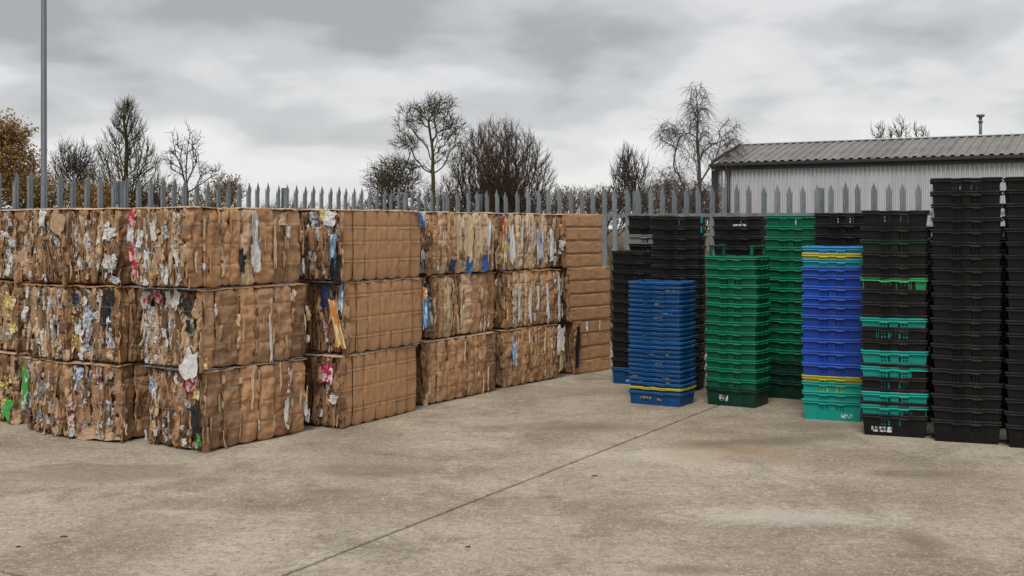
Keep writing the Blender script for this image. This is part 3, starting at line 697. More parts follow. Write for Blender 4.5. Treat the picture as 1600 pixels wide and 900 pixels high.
def core_mesh(L, Wd, H, seed):
    bm = bmesh.new(); res = .045; i0 = .05
    def gridf(o, a, b, la, lb):
        na, nb = max(2, int(la/res)), max(2, int(lb/res)); g = [[bm.verts.new(o+a*(la*i/na)+b*(lb*j/nb)) for j in range(nb+1)] for i in range(na+1)]
        for i in range(na):
            for j in range(nb): bm.faces.new((g[i][j], g[i+1][j], g[i+1][j+1], g[i][j+1]))
    X, Y_, Z = Vector((1, 0, 0)), Vector((0, 1, 0)), Vector((0, 0, 1)); o = Vector((i0, i0, .012)); l, w_, h = L-2*i0, Wd-2*i0, H-.022
    gridf(o, X, Z, l, h); gridf(o+Y_*w_, X, Z, l, h); gridf(o, Y_, Z, w_, h); gridf(o+X*l, Y_, Z, w_, h); gridf(o, X, Y_, l, w_); gridf(o+Z*h, X, Y_, l, w_)
    bmesh.ops.remove_doubles(bm, verts=bm.verts[:], dist=.001); bmesh.ops.recalc_face_normals(bm, faces=bm.faces[:]); bm.normal_update()
    mv = []
    for v in bm.verts:
        p = v.co
        k = .028*nz(p.x*9+seed, p.y*9, p.z*3.2)+.014*nz(p.x*26, p.y*26+seed, p.z*9)
        if p.z > h or p.z < .02: k *= .25
        mv.append((v, v.normal*k))
    for v, d in mv: v.co += d
    return bm_mesh('core', bm, False)
def sheet_mesh(L, Wd, seed, over=.012, th=.006):
    nx, ny = 40, 24; V = []; Fc = []
    for j in range(ny+1):
        for i in range(nx+1):
            x, y = L*i/nx, Wd*j/ny
            ex = over*(1+1.6*nz(y*14, seed, 3))*(-1 if i == 0 else 1 if i == nx else 0); ey = over*(1+1.6*nz(x*14, seed, 7))*(-1 if j == 0 else 1 if j == ny else 0)
            edge = i in (0, nx) or j in (0, ny)
            V.append((x+ex, y+ey, .013*nz(x*4, y*4, seed)+(.010*nz(x*17, y*17, seed)-.006 if edge else 0)))
    for j in range(ny):
        for i in range(nx): a = j*(nx+1)+i; Fc.append((a, a+1, a+nx+2, a+nx+1))
    bm = bmesh.new(); bv = [bm.verts.new(p) for p in V]
    for q in Fc: bm.faces.new([bv[i] for i in q])
    bm.normal_update(); bmesh.ops.solidify(bm, geom=bm.faces[:], thickness=th)
    return bm_mesh('top_sheet', bm)

def put_flap(bale, FM, s, t, w_, h_, mat, out, yaw, tilt, roll, rr, name='cardboard_flap', me=None):
    M = FM @ Matrix.Translation((s, -out, t)) @ Matrix.Rotation(yaw, 4, 'Z') @ Matrix.Rotation(tilt, 4, 'X') @ Matrix.Rotation(roll, 4, 'Y') @ Matrix.Diagonal((w_, .19, h_, 1))
    return ob(name, me or rr.choice(FLAPS), K[mat], bale, M)
def shag(bale, FM, wd, H, pal, rr, s0=0.0, s1=None, cw=.040, ch=.080, left=None, right=None):
    """torn laminated board edges filling a face from s0 to s1"""
    s1 = wd if s1 is None else s1
    nc = max(1, int((s1-s0)/cw)); nr = int(H/ch)
    for c in range(nc):
        colshift = rr.uniform(-.04, .04)
        run = None
        for r_ in range(nr):
            s = s0+(c+.5)*(s1-s0)/nc+rr.uniform(-.018, .018); t = min(max((r_+.5)*H/nr+colshift+rr.uniform(-.02, .02), .05), H-.055)
            k = run if (run and rr.random() < .25) else pick(pal, rr)
            if left and s < s0+.16*(s1-s0) and rr.random() < .6: k = rr.choice(left)
            if right and s > s1-.18*(s1-s0) and rr.random() < .6: k = rr.choice(right)
            run = k
            small = k not in ('kraft_var', 'kraft_dark', 'kraft_light')
            edge_on = rr.random() < (.30 if small else .52)
            w_ = rr.uniform(.045, .075) if edge_on else rr.uniform(.04, .085)*(.8 if small else 1)
            h_ = rr.uniform(.13, .33)*(.55 if small else 1)
            h_ = min(h_, 2*min(t, H-t)+.02)
            yaw = rr.choice((-1, 1))*(rr.uniform(.85, 1.45) if edge_on else rr.uniform(0, .7))
            h_ = min(h_, 2*min(t, H-t)-.045); h_ = max(h_, .04); edge_in = .05*abs(2*s/wd-1)**5+.03*abs(2*t/H-1)**5
            put_flap(bale, FM, min(max(s, s0+.035), s1-.03), t, w_, h_, k, -edge_in+(rr.uniform(-.014, .006) if edge_on else rr.uniform(-.020, .016)), yaw, rr.uniform(-.2, .2), rr.uniform(-.15, .15), rr, me=rr.choice(PAPERS) if small else None)
def flecks(bale, FM, wd, H, n, rr):
    """small torn bits of paper and board caught between the layers"""
    for _ in range(n):
        put_flap(bale, FM, rr.uniform(.04, wd-.04), rr.uniform(.05, H-.06), rr.uniform(.018, .045), rr.uniform(.03, .085), rr.choice(['white', 'white', 'cream', 'kraft_light', 'kraft_light', 'greypap']), rr.uniform(.008, .026), rr.uniform(-1, 1), rr.uniform(-.3, .3), rr.uniform(-.5, .5), rr, 'paper_scrap', rr.choice(PAPERS))
def folds(bale, FM, s0, s1, H, n, style, rr, creases, seed, mats=None):
    w_ = (s1-s0)/n; s = s0
    barrel = lambda x: (.018 if style == 'flat' else .034)*abs(2*(x-s0)/(s1-s0)-1)**3.0
    cuts = [s0+w_*(i+(rr.uniform(-.12, .12) if 0 < i < n else 0)) for i in range(n+1)]
    for i in range(n):
        a, b = cuts[i], cuts[i+1]
        if style == 'flat':
            me = fold_mesh((b-a)*1.01, H-.044, .0125, creases, seed*13+i, .05, .50, 5.0, .010, .62); mat = 'kraft'; o = ob('cardboard_fold', me, K[mat], bale, FM @ Matrix.Translation(((a+b)/2, .008+barrel((a+b)/2), .022)))
        else:
            # the column is one to two folds of different boards
            sub = 1 if rr.random() < .72 else 2; cc = [a, b] if sub == 1 else [a, a+(b-a)*rr.uniform(.35, .65), b]
            for q in range(sub):
                m_ = (mats[i] if mats and mats[i] else rr.choices(['kraft', 'kraft_var', 'kraft_var', 'kraft_light', 'cream', 'kraft_dark'], [6, 6, 4, 1.2, .25 if style == 'mixed' else 0, 1.2])[0])
                if q == 1 and rr.random() < .35: m_ = rr.choice(['kraft_light', 'cream', 'kraft_dark', 'white' if style == 'pale' else 'kraft_var'])
                me = fold_mesh((cc[q+1]-cc[q])*1.06, H-.040-rr.uniform(0, .02), .028+rr.uniform(-.008, .008), creases, seed*17+i*3+q, .46, .28, 4.2, .014)
                ob('cardboard_fold', me, K[m_], bale, FM @ Matrix.Translation(((cc[q]+cc[q+1])/2, .010+barrel((cc[q]+cc[q+1])/2)+rr.uniform(-.006, .008), .018+rr.uniform(0, .012))))
            for _ in range(rr.randint(1, 3)):   # raw edges and creases standing up out of the fold
                put_flap(bale, FM, rr.uniform(a, b), rr.uniform(.1, H-.1), rr.uniform(.012, .024), rr.uniform(.06, .26), rr.choice(['kraft_light', 'kraft_var', 'kraft_dark', 'cream', 'kraft_light']), rr.uniform(.020, .030), rr.choice((-1, 1))*rr.uniform(.3, 1.2), 0, rr.uniform(-.07, .07), rr)
            # torn bits in the groove
            for _ in range(rr.randint(2, 6) if style != 'clean' else rr.randint(0, 1)):
                k = rr.choice(['kraft_light', 'kraft_dark', 'cream', 'kraft_var', 'white'] if style != 'pale' else ['white', 'white', 'cream', 'kraft_light', 'greypap'])
                put_flap(bale, FM, b+rr.uniform(-.02, .02), rr.uniform(.08, H-.08), rr.uniform(.02, .045), rr.uniform(.05, .16), k, rr.uniform(.006, .018), rr.uniform(-.9, .9), rr.uniform(-.1, .1), rr.uniform(-.12, .12), rr)
def wires(bale, L, Wd, H, hz, vx, col='wire'):
    o = .030
    for z in hz:
        pts = []
        loop = [(-.030, -.004), (L+.008, -.004), (L+.008, Wd+.008), (-.034, Wd+.008)]
        for q in range(4):
            a, b = loop[q], loop[(q+1) % 4]
            for k in range(10):
                t = k/10; pts.append((a[0]+(b[0]-a[0])*t, a[1]+(b[1]-a[1])*t, z+.006*nz(q+t*3, z*9, L*7)))
        ob('baling_wire', polytube('baling_wire', pts, .0024, 4, True), K[col], bale)
    for x in vx:
        pts = []
        for z in np.linspace(.01, H-.012, 9): pts.append((x+.004*nz(z*5, x*9), -.001, z))
        for y in np.linspace(.03, Wd-.02, 4): pts.append((x, y, H-.004))
        for z in np.linspace(H-.012, .01, 5): pts.append((x, Wd+.004, z))
        for y in np.linspace(Wd-.02, .03, 4): pts.append((x, y, .004))
        ob('baling_wire', polytube('baling_wire', pts, .0020, 4, True), K['wire_brown'], bale)
BALES = {}
def bale(key, corner, ang, L, Wd, tier, label, long_style, end_pal, seed, ncol=7, specials=(), long_from=0.0, left=None, right=None, mats=None, horizontal=False, jit=0.0, left_long=None, end_from=None, film=False):
    """corner: nearest bottom corner on plan; the long face recedes to the right along ang"""
    rr = random.Random(seed)
    ang += R(rr.uniform(-1.6, 1.6)) if tier else 0
    u = Vector((math.sin(ang), math.cos(ang), 0)); v = Vector((-math.cos(ang), math.sin(ang), 0))
    z = tier*BH
    # the empty stands at the middle of the base; parts are laid out from the near corner
    c = Vector((corner[0], corner[1], z))+u*L/2+v*Wd/2
    b = empty('cardboard_bale', c, math.pi/2-ang); tag(b, label, 'bale', 'stacked bales of waste cardboard')
    S = Matrix.Translation((-L/2, -Wd/2, 0)); H = BH
    holder = []
    n0 = len(bpy.data.objects)
    ob('core', core_mesh(L, Wd, H, seed*1.7), K['core'], b)
    ob('top_sheet', sheet_mesh(L-.02, Wd-.02, seed), K['kraft_light'] if seed % 2 else K['kraft'], b, Matrix.Translation((.01, .01, H-.004)))
    cre = [H*.235, H*.49, H*.75]; cre = [c_+rr.uniform(-.02, .02) for c_ in cre]
    FL_, FE = FACE['long'](L, Wd), FACE['end'](L, Wd)
    lf = long_from
    if lf > 0: shag(b, FL_, L, H, end_pal, rr, 0.01, lf, left=left_long)
    if horizontal:
        n = 4
        for i in range(n):
            me = fold_mesh(H/n*1.02, L-lf-.03, .014, [], seed*7+i, .03, 0, 6.0, .012)
            ob('cardboard_fold', me, K['kraft'], b, FL_ @ Matrix.Translation((lf+.005, .012, H*(i+.5)/n)) @ Matrix.Rotation(math.pi/2, 4, 'Y') @ Matrix.Translation((0, 0, 0)))
    elif long_style == 'shag': shag(b, FL_, L, H, end_pal, rr, .01, L-.01)
    else: folds(b, FL_, lf+.005, L-.005, H, ncol, long_style, rr, cre, seed, mats)
    shag(b, FE, Wd, H, end_pal, rr, .01 if end_from is None else Wd*end_from, Wd-.015, left=left, right=right)
    if tier and film: ob('plastic_sheet', sheet_mesh(L-.02, Wd-.02, seed+5, .0, .003), K['film'], b, Matrix.Translation((.01, .01, .006)))
    if end_from is None: flecks(b, FE, Wd, H, 42, rr)
    # rough torn board wrapped round the near vertical edge
    for q in range(7):
        put_flap(b, FE if q % 2 else FL_, Wd-.02 if q % 2 else .02+lf*.0, .06+q*(H-.1)/7, rr.uniform(.05, .09), rr.uniform(.10, .17), rr.choice(['kraft_var', 'kraft_light', 'kraft_var', 'kraft_dark']), .0, rr.choice((-1, 1))*rr.uniform(.3, .8), 0, rr.uniform(-.1, .1), rr)
    nv = 0 if horizontal or long_style == 'shag' else ncol
    wcol = 'wire' if key[0] in '01me' else 'wire_brown'
    wires(b, L, Wd, H, cre, [lf+(L-lf)*(i)/ncol for i in range(1, nv)] if nv else [], wcol)
    for sp in specials:
        face, fs, ft, w_, h_, mat, roll = sp[:7]
        out = sp[7] if len(sp) > 7 else .022
        FMm = FL_ if face == 'long' else FE; wd = L if face == 'long' else Wd
        if face == 'end' and h_ > .17 and mat in ('white', 'greypap', 'whiteblue', 'whitered', 'yellow', 'cream') and not (key == '12'):
            for q in range(int(h_/.055)):   # a run of small crumpled pieces
                put_flap(b, FMm, fs*wd+rr.uniform(-.6, .6)*w_, min(max((ft+rr.uniform(-.5, .5)*h_/H), .08), .92)*H, w_*rr.uniform(.45, .9), rr.uniform(.05, .12), mat, out+rr.uniform(-.014, .006), rr.uniform(-.8, .8), rr.uniform(-.3, .3), rr.uniform(-.4, .4), rr, 'paper_scrap', rr.choice(PAPERS))
            continue
        tt = min(max(ft*H, h_/2+.01), H-.02-h_/2) if not (key == '12' and ft < .1) else ft*H
        put_flap(b, FMm, fs*wd, tt, w_, h_, mat, out, rr.uniform(-.12, .12), rr.uniform(-.06, .06), roll, rr, 'paper_scrap', PAPERS[(seed*5+int(fs*97)) % 20])
    for ch in b.children: ch.matrix_basis = S @ ch.matrix_basis
    BALES[key] = b
    return b
a1 = R(33.3)
def cor(x, y): p = gp(x, y); return (p.x, p.y)
def along(c, ang, d, e=0.0): return (c[0]+math.sin(ang)*d-math.cos(ang)*e, c[1]+math.cos(ang)*d+math.sin(ang)*e)
# row one, nearest corner
c1 = cor(320, 708)
bale('11', c1, a1, 1.17, .72, 0, 'bottom bale at the near corner, red bag and black film on its torn end', 'mixed', 'dark', 11, 6,
     [('end', .83, .88, .115, .15, 'red', .2, .04), ('end', .90, .72, .06, .10, 'yellow', .1, .035), ('end', .93, .40, .10, .26, 'black', -.1, .045), ('long', .80, .72, .09, .24, 'whitered', .1, .032), ('long', .76, .30, .05, .25, 'white', -.05, .034), ('end', .12, .75, .04, .12, 'lightblue', 0), ('end', .2, .7, .05, .14, 'white', .1), ('end', .95, .16, .05, .09, 'green', .2)])
bale('12', along(c1, a1, -.06), a1+R(.8), 1.22, .74, 1, 'middle bale at the near corner with white sheet hanging from its end', 'mixed', 'redwhite', 12, 6,
     [('end', .86, .78, .10, .17, 'black', -.35, .035), ('end', .90, .55, .06, .10, 'black', .1, .035), ('end', .70, .87, .12, .15, 'white', .5, .03), ('end', .93, .08, .17, .24, 'white', .35, .055), ('long', .62, .35, .03, .40, 'white', 0, .03), ('end', .15, .86, .10, .12, 'whitered', .1), ('end', .38, .88, .08, .1, 'red', 0), ('long', .05, .08, .05, .09, 'orange', .2, .03)], left=['white', 'whitered'], film=True)
bale('13', along(c1, a1, -.17), a1+R(-.5), 1.31, .68, 2, 'top bale at the near corner with red and white paper on its left end', 'mixed', 'redwhite', 13, 7,
     [('end', .10, .86, .09, .15, 'red', .1, .03), ('end', .05, .66, .06, .14, 'white', .1, .03), ('end', .07, .42, .07, .14, 'red', -.1, .03), ('end', .13, .24, .08, .15, 'red', .2, .03), ('end', .2, .6, .06, .16, 'white', .1, .03), ('end', .45, .7, .07, .15, 'white', -.1, .03), ('end', .6, .45, .07, .15, 'cream', .1, .03), ('end', .33, .35, .06, .15, 'white', .1, .03), ('long', .43, .33, .10, .21, 'black', .1, .03), ('long', .53, .37, .10, .24, 'white', -.15, .04), ('long', .46, .14, .09, .16, 'cream', 0, .03), ('long', .53, .78, .06, .3, 'greypap', 0, .03), ('long', .80, .85, .08, .12, 'cream', .1, .032), ('long', .72, .55, .03, .4, 'cream', .05, .03)], left=['red', 'red', 'whitered', 'white'], mats=['kraft', 'kraft', 'kraft', None, None, None, None], film=True)
# row two
a2 = R(29.5); c2 = cor(533, 671)
bale('21', c2, a2, 1.20, .75, 0, 'bottom bale second from the near corner, magenta scrap on its end', 'flat', 'dark', 21, 7, [('end', .80, .76, .13, .19, 'pink', .1, .03), ('end', .90, .42, .08, .09, 'white', .5, .03)], end_from=.35, film=True)
bale('22', along(c2, a2, .06), a2, 1.20, .78, 1, 'middle bale second from the near corner with orange printed box on end', 'flat', 'dark', 22, 7,
     [('end', .75, .82, .14, .26, 'navy', -.1, .03), ('end', .90, .45, .09, .46, 'orange', -.28, .04), ('end', .95, .80, .05, .26, 'lightblue', .1, .03), ('end', .74, .5, .05, .3, 'whitered', .1, .02), ('long', .985, .45, .05, .3, 'lightblue', 0, .03), ('long', .98, .75, .05, .14, 'orange', 0, .034)], end_from=.35, film=True)
bale('23', along(c2, a2, -.01), a2, 1.24, .76, 2, 'top bale second from the near corner, smooth face with black film at edge', 'flat', 'print', 23, 7,
     [('end', .96, .16, .12, .22, 'black', 0, .035), ('end', .93, .45, .07, .28, 'lightblue', .1, .03), ('end', .86, .86, .12, .15, 'white', .3, .03), ('end', .77, .9, .07, .1, 'yellow', .1, .03), ('long', .975, .87, .07, .15, 'blue', -.3, .036)], end_from=.35, film=True)
# row three
a3 = R(32); c3 = cor(664, 635)
bale('31', c3, a3, 1.34, .75, 0, 'plain bottom bale third along the row with creased face', 'clean', 'dark', 31, 7, [('end', .7, .8, .05, .1, 'lightblue', 0)], end_from=.5)
bale('32', along(c3, a3, .16, .02), a3, 1.24, .75, 1, 'middle bale third along the row, pale stripes and blue print at left', 'mixed', 'print', 32, 7,
     [('end', .92, .45, .13, .32, 'lightblue', -.1, .04), ('end', .82, .62, .1, .22, 'orange', .2, .035), ('long', .2, .55, .04, .4, 'cream', 0, .034), ('long', .40, .5, .035, .5, 'cream', 0, .034)], mats=[None, 'kraft_light', None, None, None, None, None], end_from=.5)
bale('33', along(c3, a3, .08, .02), a3, 1.26, .75, 2, 'top bale third along the row with cream panels and blue scraps', 'mixed', 'white', 33, 8,
     [('long', .53, .13, .12, .18, 'blue', .2, .045), ('long', .80, .12, .12, .2, 'blue', -.15, .045), ('end', .85, .82, .14, .2, 'white', .3, .04), ('long', .30, .14, .1, .15, 'navy', .2, .04), ('long', .38, .6, .13, .36, 'cream', 0, .036), ('long', .53, .55, .13, .45, 'cream', .03, .038), ('long', .68, .58, .13, .42, 'cream', 0, .038), ('long', .83, .65, .07, .34, 'white', 0, .038)], mats=[None, None, None, 'cream', 'cream', 'cream', 'kraft_light', None], end_from=.5)
# row four
a4 = R(36.5); c4 = cor(787, 607)
bale('41', c4, a4, 1.12, .75, 0, 'bottom bale fourth along the row, white and yellow film at its right edge', 'mixed', 'plain', 41, 7,
     [('long', .97, .76, .13, .34, 'white', .05, .045), ('long', .98, .38, .09, .30, 'yellow', 0, .045), ('long', .12, .65, .03, .3, 'lightblue', 0, .03), ('long', .18, .55, .03, .3, 'white', 0, .03)], end_from=.5)
bale('42', along(c4, a4, .02), a4, 1.11, .75, 1, 'middle bale fourth along the row with narrow white paper stripes', 'pale', 'print', 42, 8,
     [('long', .22, .45, .06, .45, 'white', 0, .036), ('long', .40, .4, .05, .4, 'white', .05, .036), ('long', .55, .5, .05, .3, 'white', 0, .036), ('long', .93, .5, .05, .5, 'white', 0, .036), ('long', .02, .35, .06, .3, 'orange', .1, .036), ('long', .72, .4, .03, .45, 'white', 0, .036)], end_from=.5)
bale('43', along(c4, a4, -.06), a4, 1.10, .75, 2, 'top bale fourth along the row, white stripes and red yellow left edge', 'pale', 'print', 43, 8,
     [('long', .03, .6, .08, .36, 'orange', .1, .038), ('long', .05, .3, .06, .25, 'yellow', .1, .038), ('long', .01, .80, .05, .2, 'red', .1, .038), ('long', .16, .45, .08, .4, 'white', 0, .038), ('long', .35, .6, .05, .4, 'white', 0, .036), ('long', .56, .62, .1, .4, 'white', .05, .038), ('long', .66, .42, .08, .4, 'greypap', 0, .036), ('long', .74, .5, .04, .45, 'whiteblue', 0, .036), ('long', .92, .4, .08, .4, 'white', 0, .038)], mats=[None, 'kraft_light', 'cream', None, 'cream', None, 'cream', None], end_from=.5)
# row five, turned end on
a5 = R(41.5); c5 = cor(897, 586)
bale('51', c5, a5, .77, 1.15, 0, 'bottom bale at the far end of the row, black strip at its left', 'flat', 'plain', 51, 4, [('long', .02, .55, .07, .5, 'black', .1, .04), ('long', .3, .95, .04, .12, 'white', 0, .036), ('long', .62, .93, .04, .12, 'white', 0, .036)], horizontal=True, end_from=.5)
bale('52', along(c5, a5, -.12), a5, .86, 1.15, 1, 'middle bale at the far end of the row with smooth ribbed face', 'flat', 'print', 52, 4, [], horizontal=True, end_from=.5)
bale('53', along(c5, a5, -.20), a5, .79, 1.15, 2, 'top bale at the far end of the row with smooth ribbed face', 'flat', 'print', 53, 4, [('end', .97, .5, .08, .3, 'white', 0, .03)], horizontal=True, end_from=.5)
# columns at the left, seen end on
aL = R(24); c0 = cor(188, 693)
bale('01', c0, aL, 1.15, .57, 0, 'bottom bale left of the near corner, banded blue white red scraps', 'clean', 'print', 61, 6, [('end', .2, .85, .12, .12, 'whiteblue', .1), ('end', .12, .35, .08, .2, 'whitered', .1), ('end', .55, .55, .08, .14, 'red', 0), ('end', .08, .12, .08, .1, 'white', .5), ('end', .5, .08, .5, .12, 'kraft_light', 0, .01)])
bale('02', along(c0, aL, -.03), aL+R(6), 1.15, .62, 1, 'middle bale left of the near corner with yellow, navy and black scraps', 'clean', 'print', 62, 6, [('end', .16, .40, .07, .26, 'yellow', .05, .03), ('end', .12, .18, .06, .2, 'yellow', .05, .03), ('end', .3, .3, .07, .4, 'white', .1, .03), ('end', .52, .35, .10, .48, 'whiteblue', 0, .03), ('end', .15, .8, .09, .12, 'navy', 0, .03), ('end', .82, .68, .10, .34, 'black', .1, .035), ('end', .92, .88, .08, .14, 'black', .2, .035), ('end', .85, .3, .1, .24, 'greypap', -.2, .03), ('end', .9, .15, .07, .1, 'orange', .2, .03)])
bale('03', along(c0, aL, -.02), aL+R(7), 1.15, .63, 2, 'top bale left of the near corner with a white strip at right', 'clean', 'plain', 63, 6, [('end', .82, .75, .12, .22, 'white', .1, .035), ('end', .86, .45, .13, .30, 'white', -.05, .035), ('end', .9, .2, .1, .22, 'greypap', .1, .035), ('end', .16, .62, .06, .26, 'white', -.15, .03), ('end', .48, .65, .05, .2, 'white', 0, .03), ('end', .5, .4, .08, .2, 'greypap', .1, .03)])
aM = R(40); cM = cor(104, 686)
bale('m1', cM, aM, 1.15, .74, 0, 'bottom bale near the left edge with a long green and white scrap', 'clean', 'print', 71, 6, [('end', .10, .56, .13, .38, 'green', .05, .045), ('end', .17, .58, .06, .3, 'white', -.1, .05), ('end', .45, .4, .06, .3, 'whiteblue', 0, .03), ('end', .7, .5, .06, .3, 'white', -.1, .03)])
bale('m2', along(cM, aM, -.02), aM, 1.15, .70, 1, 'middle bale near the left edge, dark torn board with white flecks', 'clean', 'white', 72, 6, [('end', .15, .6, .08, .14, 'white', .3, .03), ('end', .2, .9, .06, .12, 'white', .1, .03)])
bale('m3', along(cM, aM, -.02), aM, 1.15, .73, 2, 'top bale near the left edge, dark brown with tan sheet at corner', 'clean', 'dark', 73, 6, [('end', .93, .86, .2, .2, 'kraft_light', .4, .04), ('end', .62, .90, .1, .16, 'white', .2, .04)])
cE = cor(22, 664)
bale('e1', cE, aM, 1.1, .78, 0, 'bottom bale cut off by the left edge, yellow green film', 'clean', 'plain', 81, 6, [('end', .88, .55, .14, .26, 'yellow', .2, .03), ('end', .92, .22, .14, .2, 'green', .2, .03), ('end', .8, .4, .1, .2, 'yellow', 0, .03)])
bale('e2', along(cE, aM, .03), aM, 1.1, .78, 1, 'middle bale cut off by the left edge with yellow strips', 'clean', 'plain', 82, 6, [('end', .88, .72, .16, .13, 'yellow', .3, .03), ('end', .9, .40, .12, .18, 'yellow', .3, .03)])
bale('e3', along(cE, aM, .02), aM, 1.1, .78, 2, 'top bale cut off by the left edge with white paper', 'clean', 'white', 83, 6, [('end', .86, .75, .14, .2, 'white', .5, .03), ('end', .92, .5, .12, .2, 'greypap', .1, .03), ('end', .9, .2, .1, .2, 'white', .2, .03)])

# ------------------------------------------------------------------ plastic crates
def crate_body(wx, wy, h, taper, seed=0):
    """open tray; outer top size wx by wy, narrower base; slotted walls"""
    bm = bmesh.new()
    bx, by = wx-2*taper, wy-2*taper
    def wall(side):
        Lw = (wx if side in (0, 2) else wy)
        # slots as (u0,u1,v0,v1), u along the wall from -.5 to .5, v down from the rim in metres
        slots = []
        for sg in (-1, 1):
            for k, (c, w_) in enumerate(((.085, .032), (.150, .024), (.200, .024))):
                if k == 0: slots.append((sg*c-w_/2, sg*c+w_/2, .046, .096))
                else:
                    slots.append((sg*c-w_/2, sg*c+w_/2, .046, .064)); slots.append((sg*c-w_/2, sg*c+w_/2, .074, .096))
        us = sorted({-.5, .5, -.47, .47, *[s[0] for s in slots], *[s[1] for s in slots]}); vs_ = [0, .030, .046, .064, .074, .096, .108, h]
        g = {}
        def P_(u, v):
            k = v/h; hx = (wx-(wx-bx)*k)/2; hy = (wy-(wy-by)*k)/2
            if side == 0: return (u*2*hx, -hy, h-v)
            if side == 1: return (hx, u*2*hy, h-v)
            if side == 2: return (-u*2*hx, hy, h-v)
            return (-hx, -u*2*hy, h-v)
        for i, u in enumerate(us):
            for j, v in enumerate(vs_): g[i, j] = bm.verts.new(P_(u, v))
        for i in range(len(us)-1):
            for j in range(len(vs_)-1):
                um, vm = (us[i]+us[i+1])/2, (vs_[j]+vs_[j+1])/2
                if any(s[0] < um < s[1] and s[2] < vm < s[3] for s in slots): continue
                bm.faces.new((g[i, j+1], g[i+1, j+1], g[i+1, j], g[i, j]))
    for s in range(4): wall(s)
    b = [bm.verts.new(p) for p in ((-bx/2, -by/2, 0), (bx/2, -by/2, 0), (bx/2, by/2, 0), (-bx/2, by/2, 0))]
    bm.faces.new((b[3], b[2], b[1], b[0]))
    bmesh.ops.remove_doubles(bm, verts=bm.verts[:], dist=.0005); bmesh.ops.recalc_face_normals(bm, faces=bm.faces[:]); bm.normal_update()
    bmesh.ops.solidify(bm, geom=bm.faces[:], thickness=.0045)
    # upright ribs on the outside of the walls
    for sg in (-1, 1):
        for c in (.035, .235, .265):
            for side in (0, 2):
                x = sg*c*wx; yy = -1 if side == 0 else 1
                q0 = (wy/2-taper*.18); q1 = (wy/2-taper*.92)
                vs4 = [(x-.003, yy*q0, h*.82), (x+.003, yy*q0, h*.82), (x+.003, yy*q1, h*.08), (x-.003, yy*q1, h*.08)]
                o4 = [(p[0], p[1]+yy*.004, p[2]) for p in vs4]
                bv = [bm.verts.new(p) for p in vs4+o4]
                for f in ((4, 5, 6, 7), (0, 1, 5, 4), (1, 2, 6, 5), (2, 3, 7, 6), (3, 0, 4, 7)): bm.faces.new([bv[i] for i in (f if side == 0 else f[::-1])])
    return bm_mesh('body', bm)
def crate_rim(wx, wy, h, flange, skirt, step):
    """stepped lip round the top"""
    pts = []
    def side(n, f):
        for k in range(n): pts.append(f(k/n))
    hx, hy, rc = wx/2, wy/2, .022
    # plan loop with a tag for how deep the skirt hangs there
    def seg(x0, y0, x1, y1, lens):
        for t, sk in lens: pts.append((x0+(x1-x0)*t, y0+(y1-y0)*t, sk))
    prof = [(0, 0), (.24, 0), (.27, 1), (.40, 1), (.43, .35), (.57, .35), (.60, 1), (.73, 1), (.76, 0), (1, 0)]
    seg(-hx+rc, -hy, hx-rc, -hy, prof); pts.append((hx-rc*.3, -hy+rc*.3, 0))
    seg(hx, -hy+rc, hx, hy-rc, prof); pts.append((hx-rc*.3, hy-rc*.3, 0))
    seg(hx-rc, hy, -hx+rc, hy, prof); pts.append((-hx+rc*.3, hy-rc*.3, 0))
    seg(-hx, hy-rc, -hx, -hy+rc, prof); pts.append((-hx+rc*.3, -hy+rc*.3, 0))
    V = []; Fc = []; n = len(pts); k = 10
    for x, y, sk in pts:
        d = Vector((x, y, 0)); nx = Vector((max(-1, min(1, (abs(x)-hx+rc)/rc))*(1 if x > 0 else -1) if abs(x) > hx-rc-1e-6 else 0, max(-1, min(1, (abs(y)-hy+rc)/rc))*(1 if y > 0 else -1) if abs(y) > hy-rc-1e-6 else 0, 0))
        if nx.length < 1e-6: nx = Vector((0, -1, 0))
        nx.normalize()
        drop = skirt+step*sk; zt = h+.004-.004*sk
        for o, z in ((-.004, h-.004), (-.003, zt), (flange-.006, zt), (flange, zt-.005), (flange-.001, h-.008), (flange-.015, h-.011), (flange-.015, h-drop*.62), (flange-.006, h-drop*.62-.002), (flange-.001, h-drop*.62-.007), (flange-.002, h-drop)):
            p = d+nx*o; V.append((p.x, p.y, z))
    for i in range(n):
        i2 = (i+1) % n
        for q in range(k-1): Fc.append((i*k+q, i2*k+q, i2*k+q+1, i*k+q+1))
    bm = bmesh.new(); bv = [bm.verts.new(p) for p in V]
    for q in Fc: bm.faces.new([bv[i] for i in q])
    bmesh.ops.recalc_face_normals(bm, faces=bm.faces[:])
    return bm_mesh('rim', bm)
def scratched(col): return P[col]
CW, CD, CHt, TP = .532, .40, .187, .019
body_std = crate_body(CW, CD, CHt, TP); rim_std = crate_rim(CW, CD, CHt, .019, .027, .011)
body_tray = crate_body(.56, .39, .135, .016); rim_tray = crate_rim(.56, .39, .135, .019, .015, .007)
def ba(sg):
    x0 = sg*(CW/2-.01); x1 = sg*(CW/2-.095); y = -CD/2+.03
    return None
def arm_mesh():
    """raised carrying arm: an arch standing across one end of the crate"""
    bm = bmesh.new(); y0 = CD/2-.02; hh = .10
    for yy in (-y0, y0-.032): box(bm, -.014, .014, yy, yy+.032, CHt-.02, CHt+hh)
    for yy, dy in ((-y0-.006, .055), (y0-.049, .055)): box(bm, -.014, .014, yy, yy+dy, CHt+hh+.0005, CHt+hh+.016)
    box(bm, -.0115, .0115, -y0+.049, y0-.0495, CHt+hh-.004, CHt+hh+.011)
    bmesh.ops.bevel(bm, geom=bm.edges[:], offset=.003, segments=1, affect='EDGES')
    return bm_mesh('carrying_arm', bm)
arm = arm_mesh()
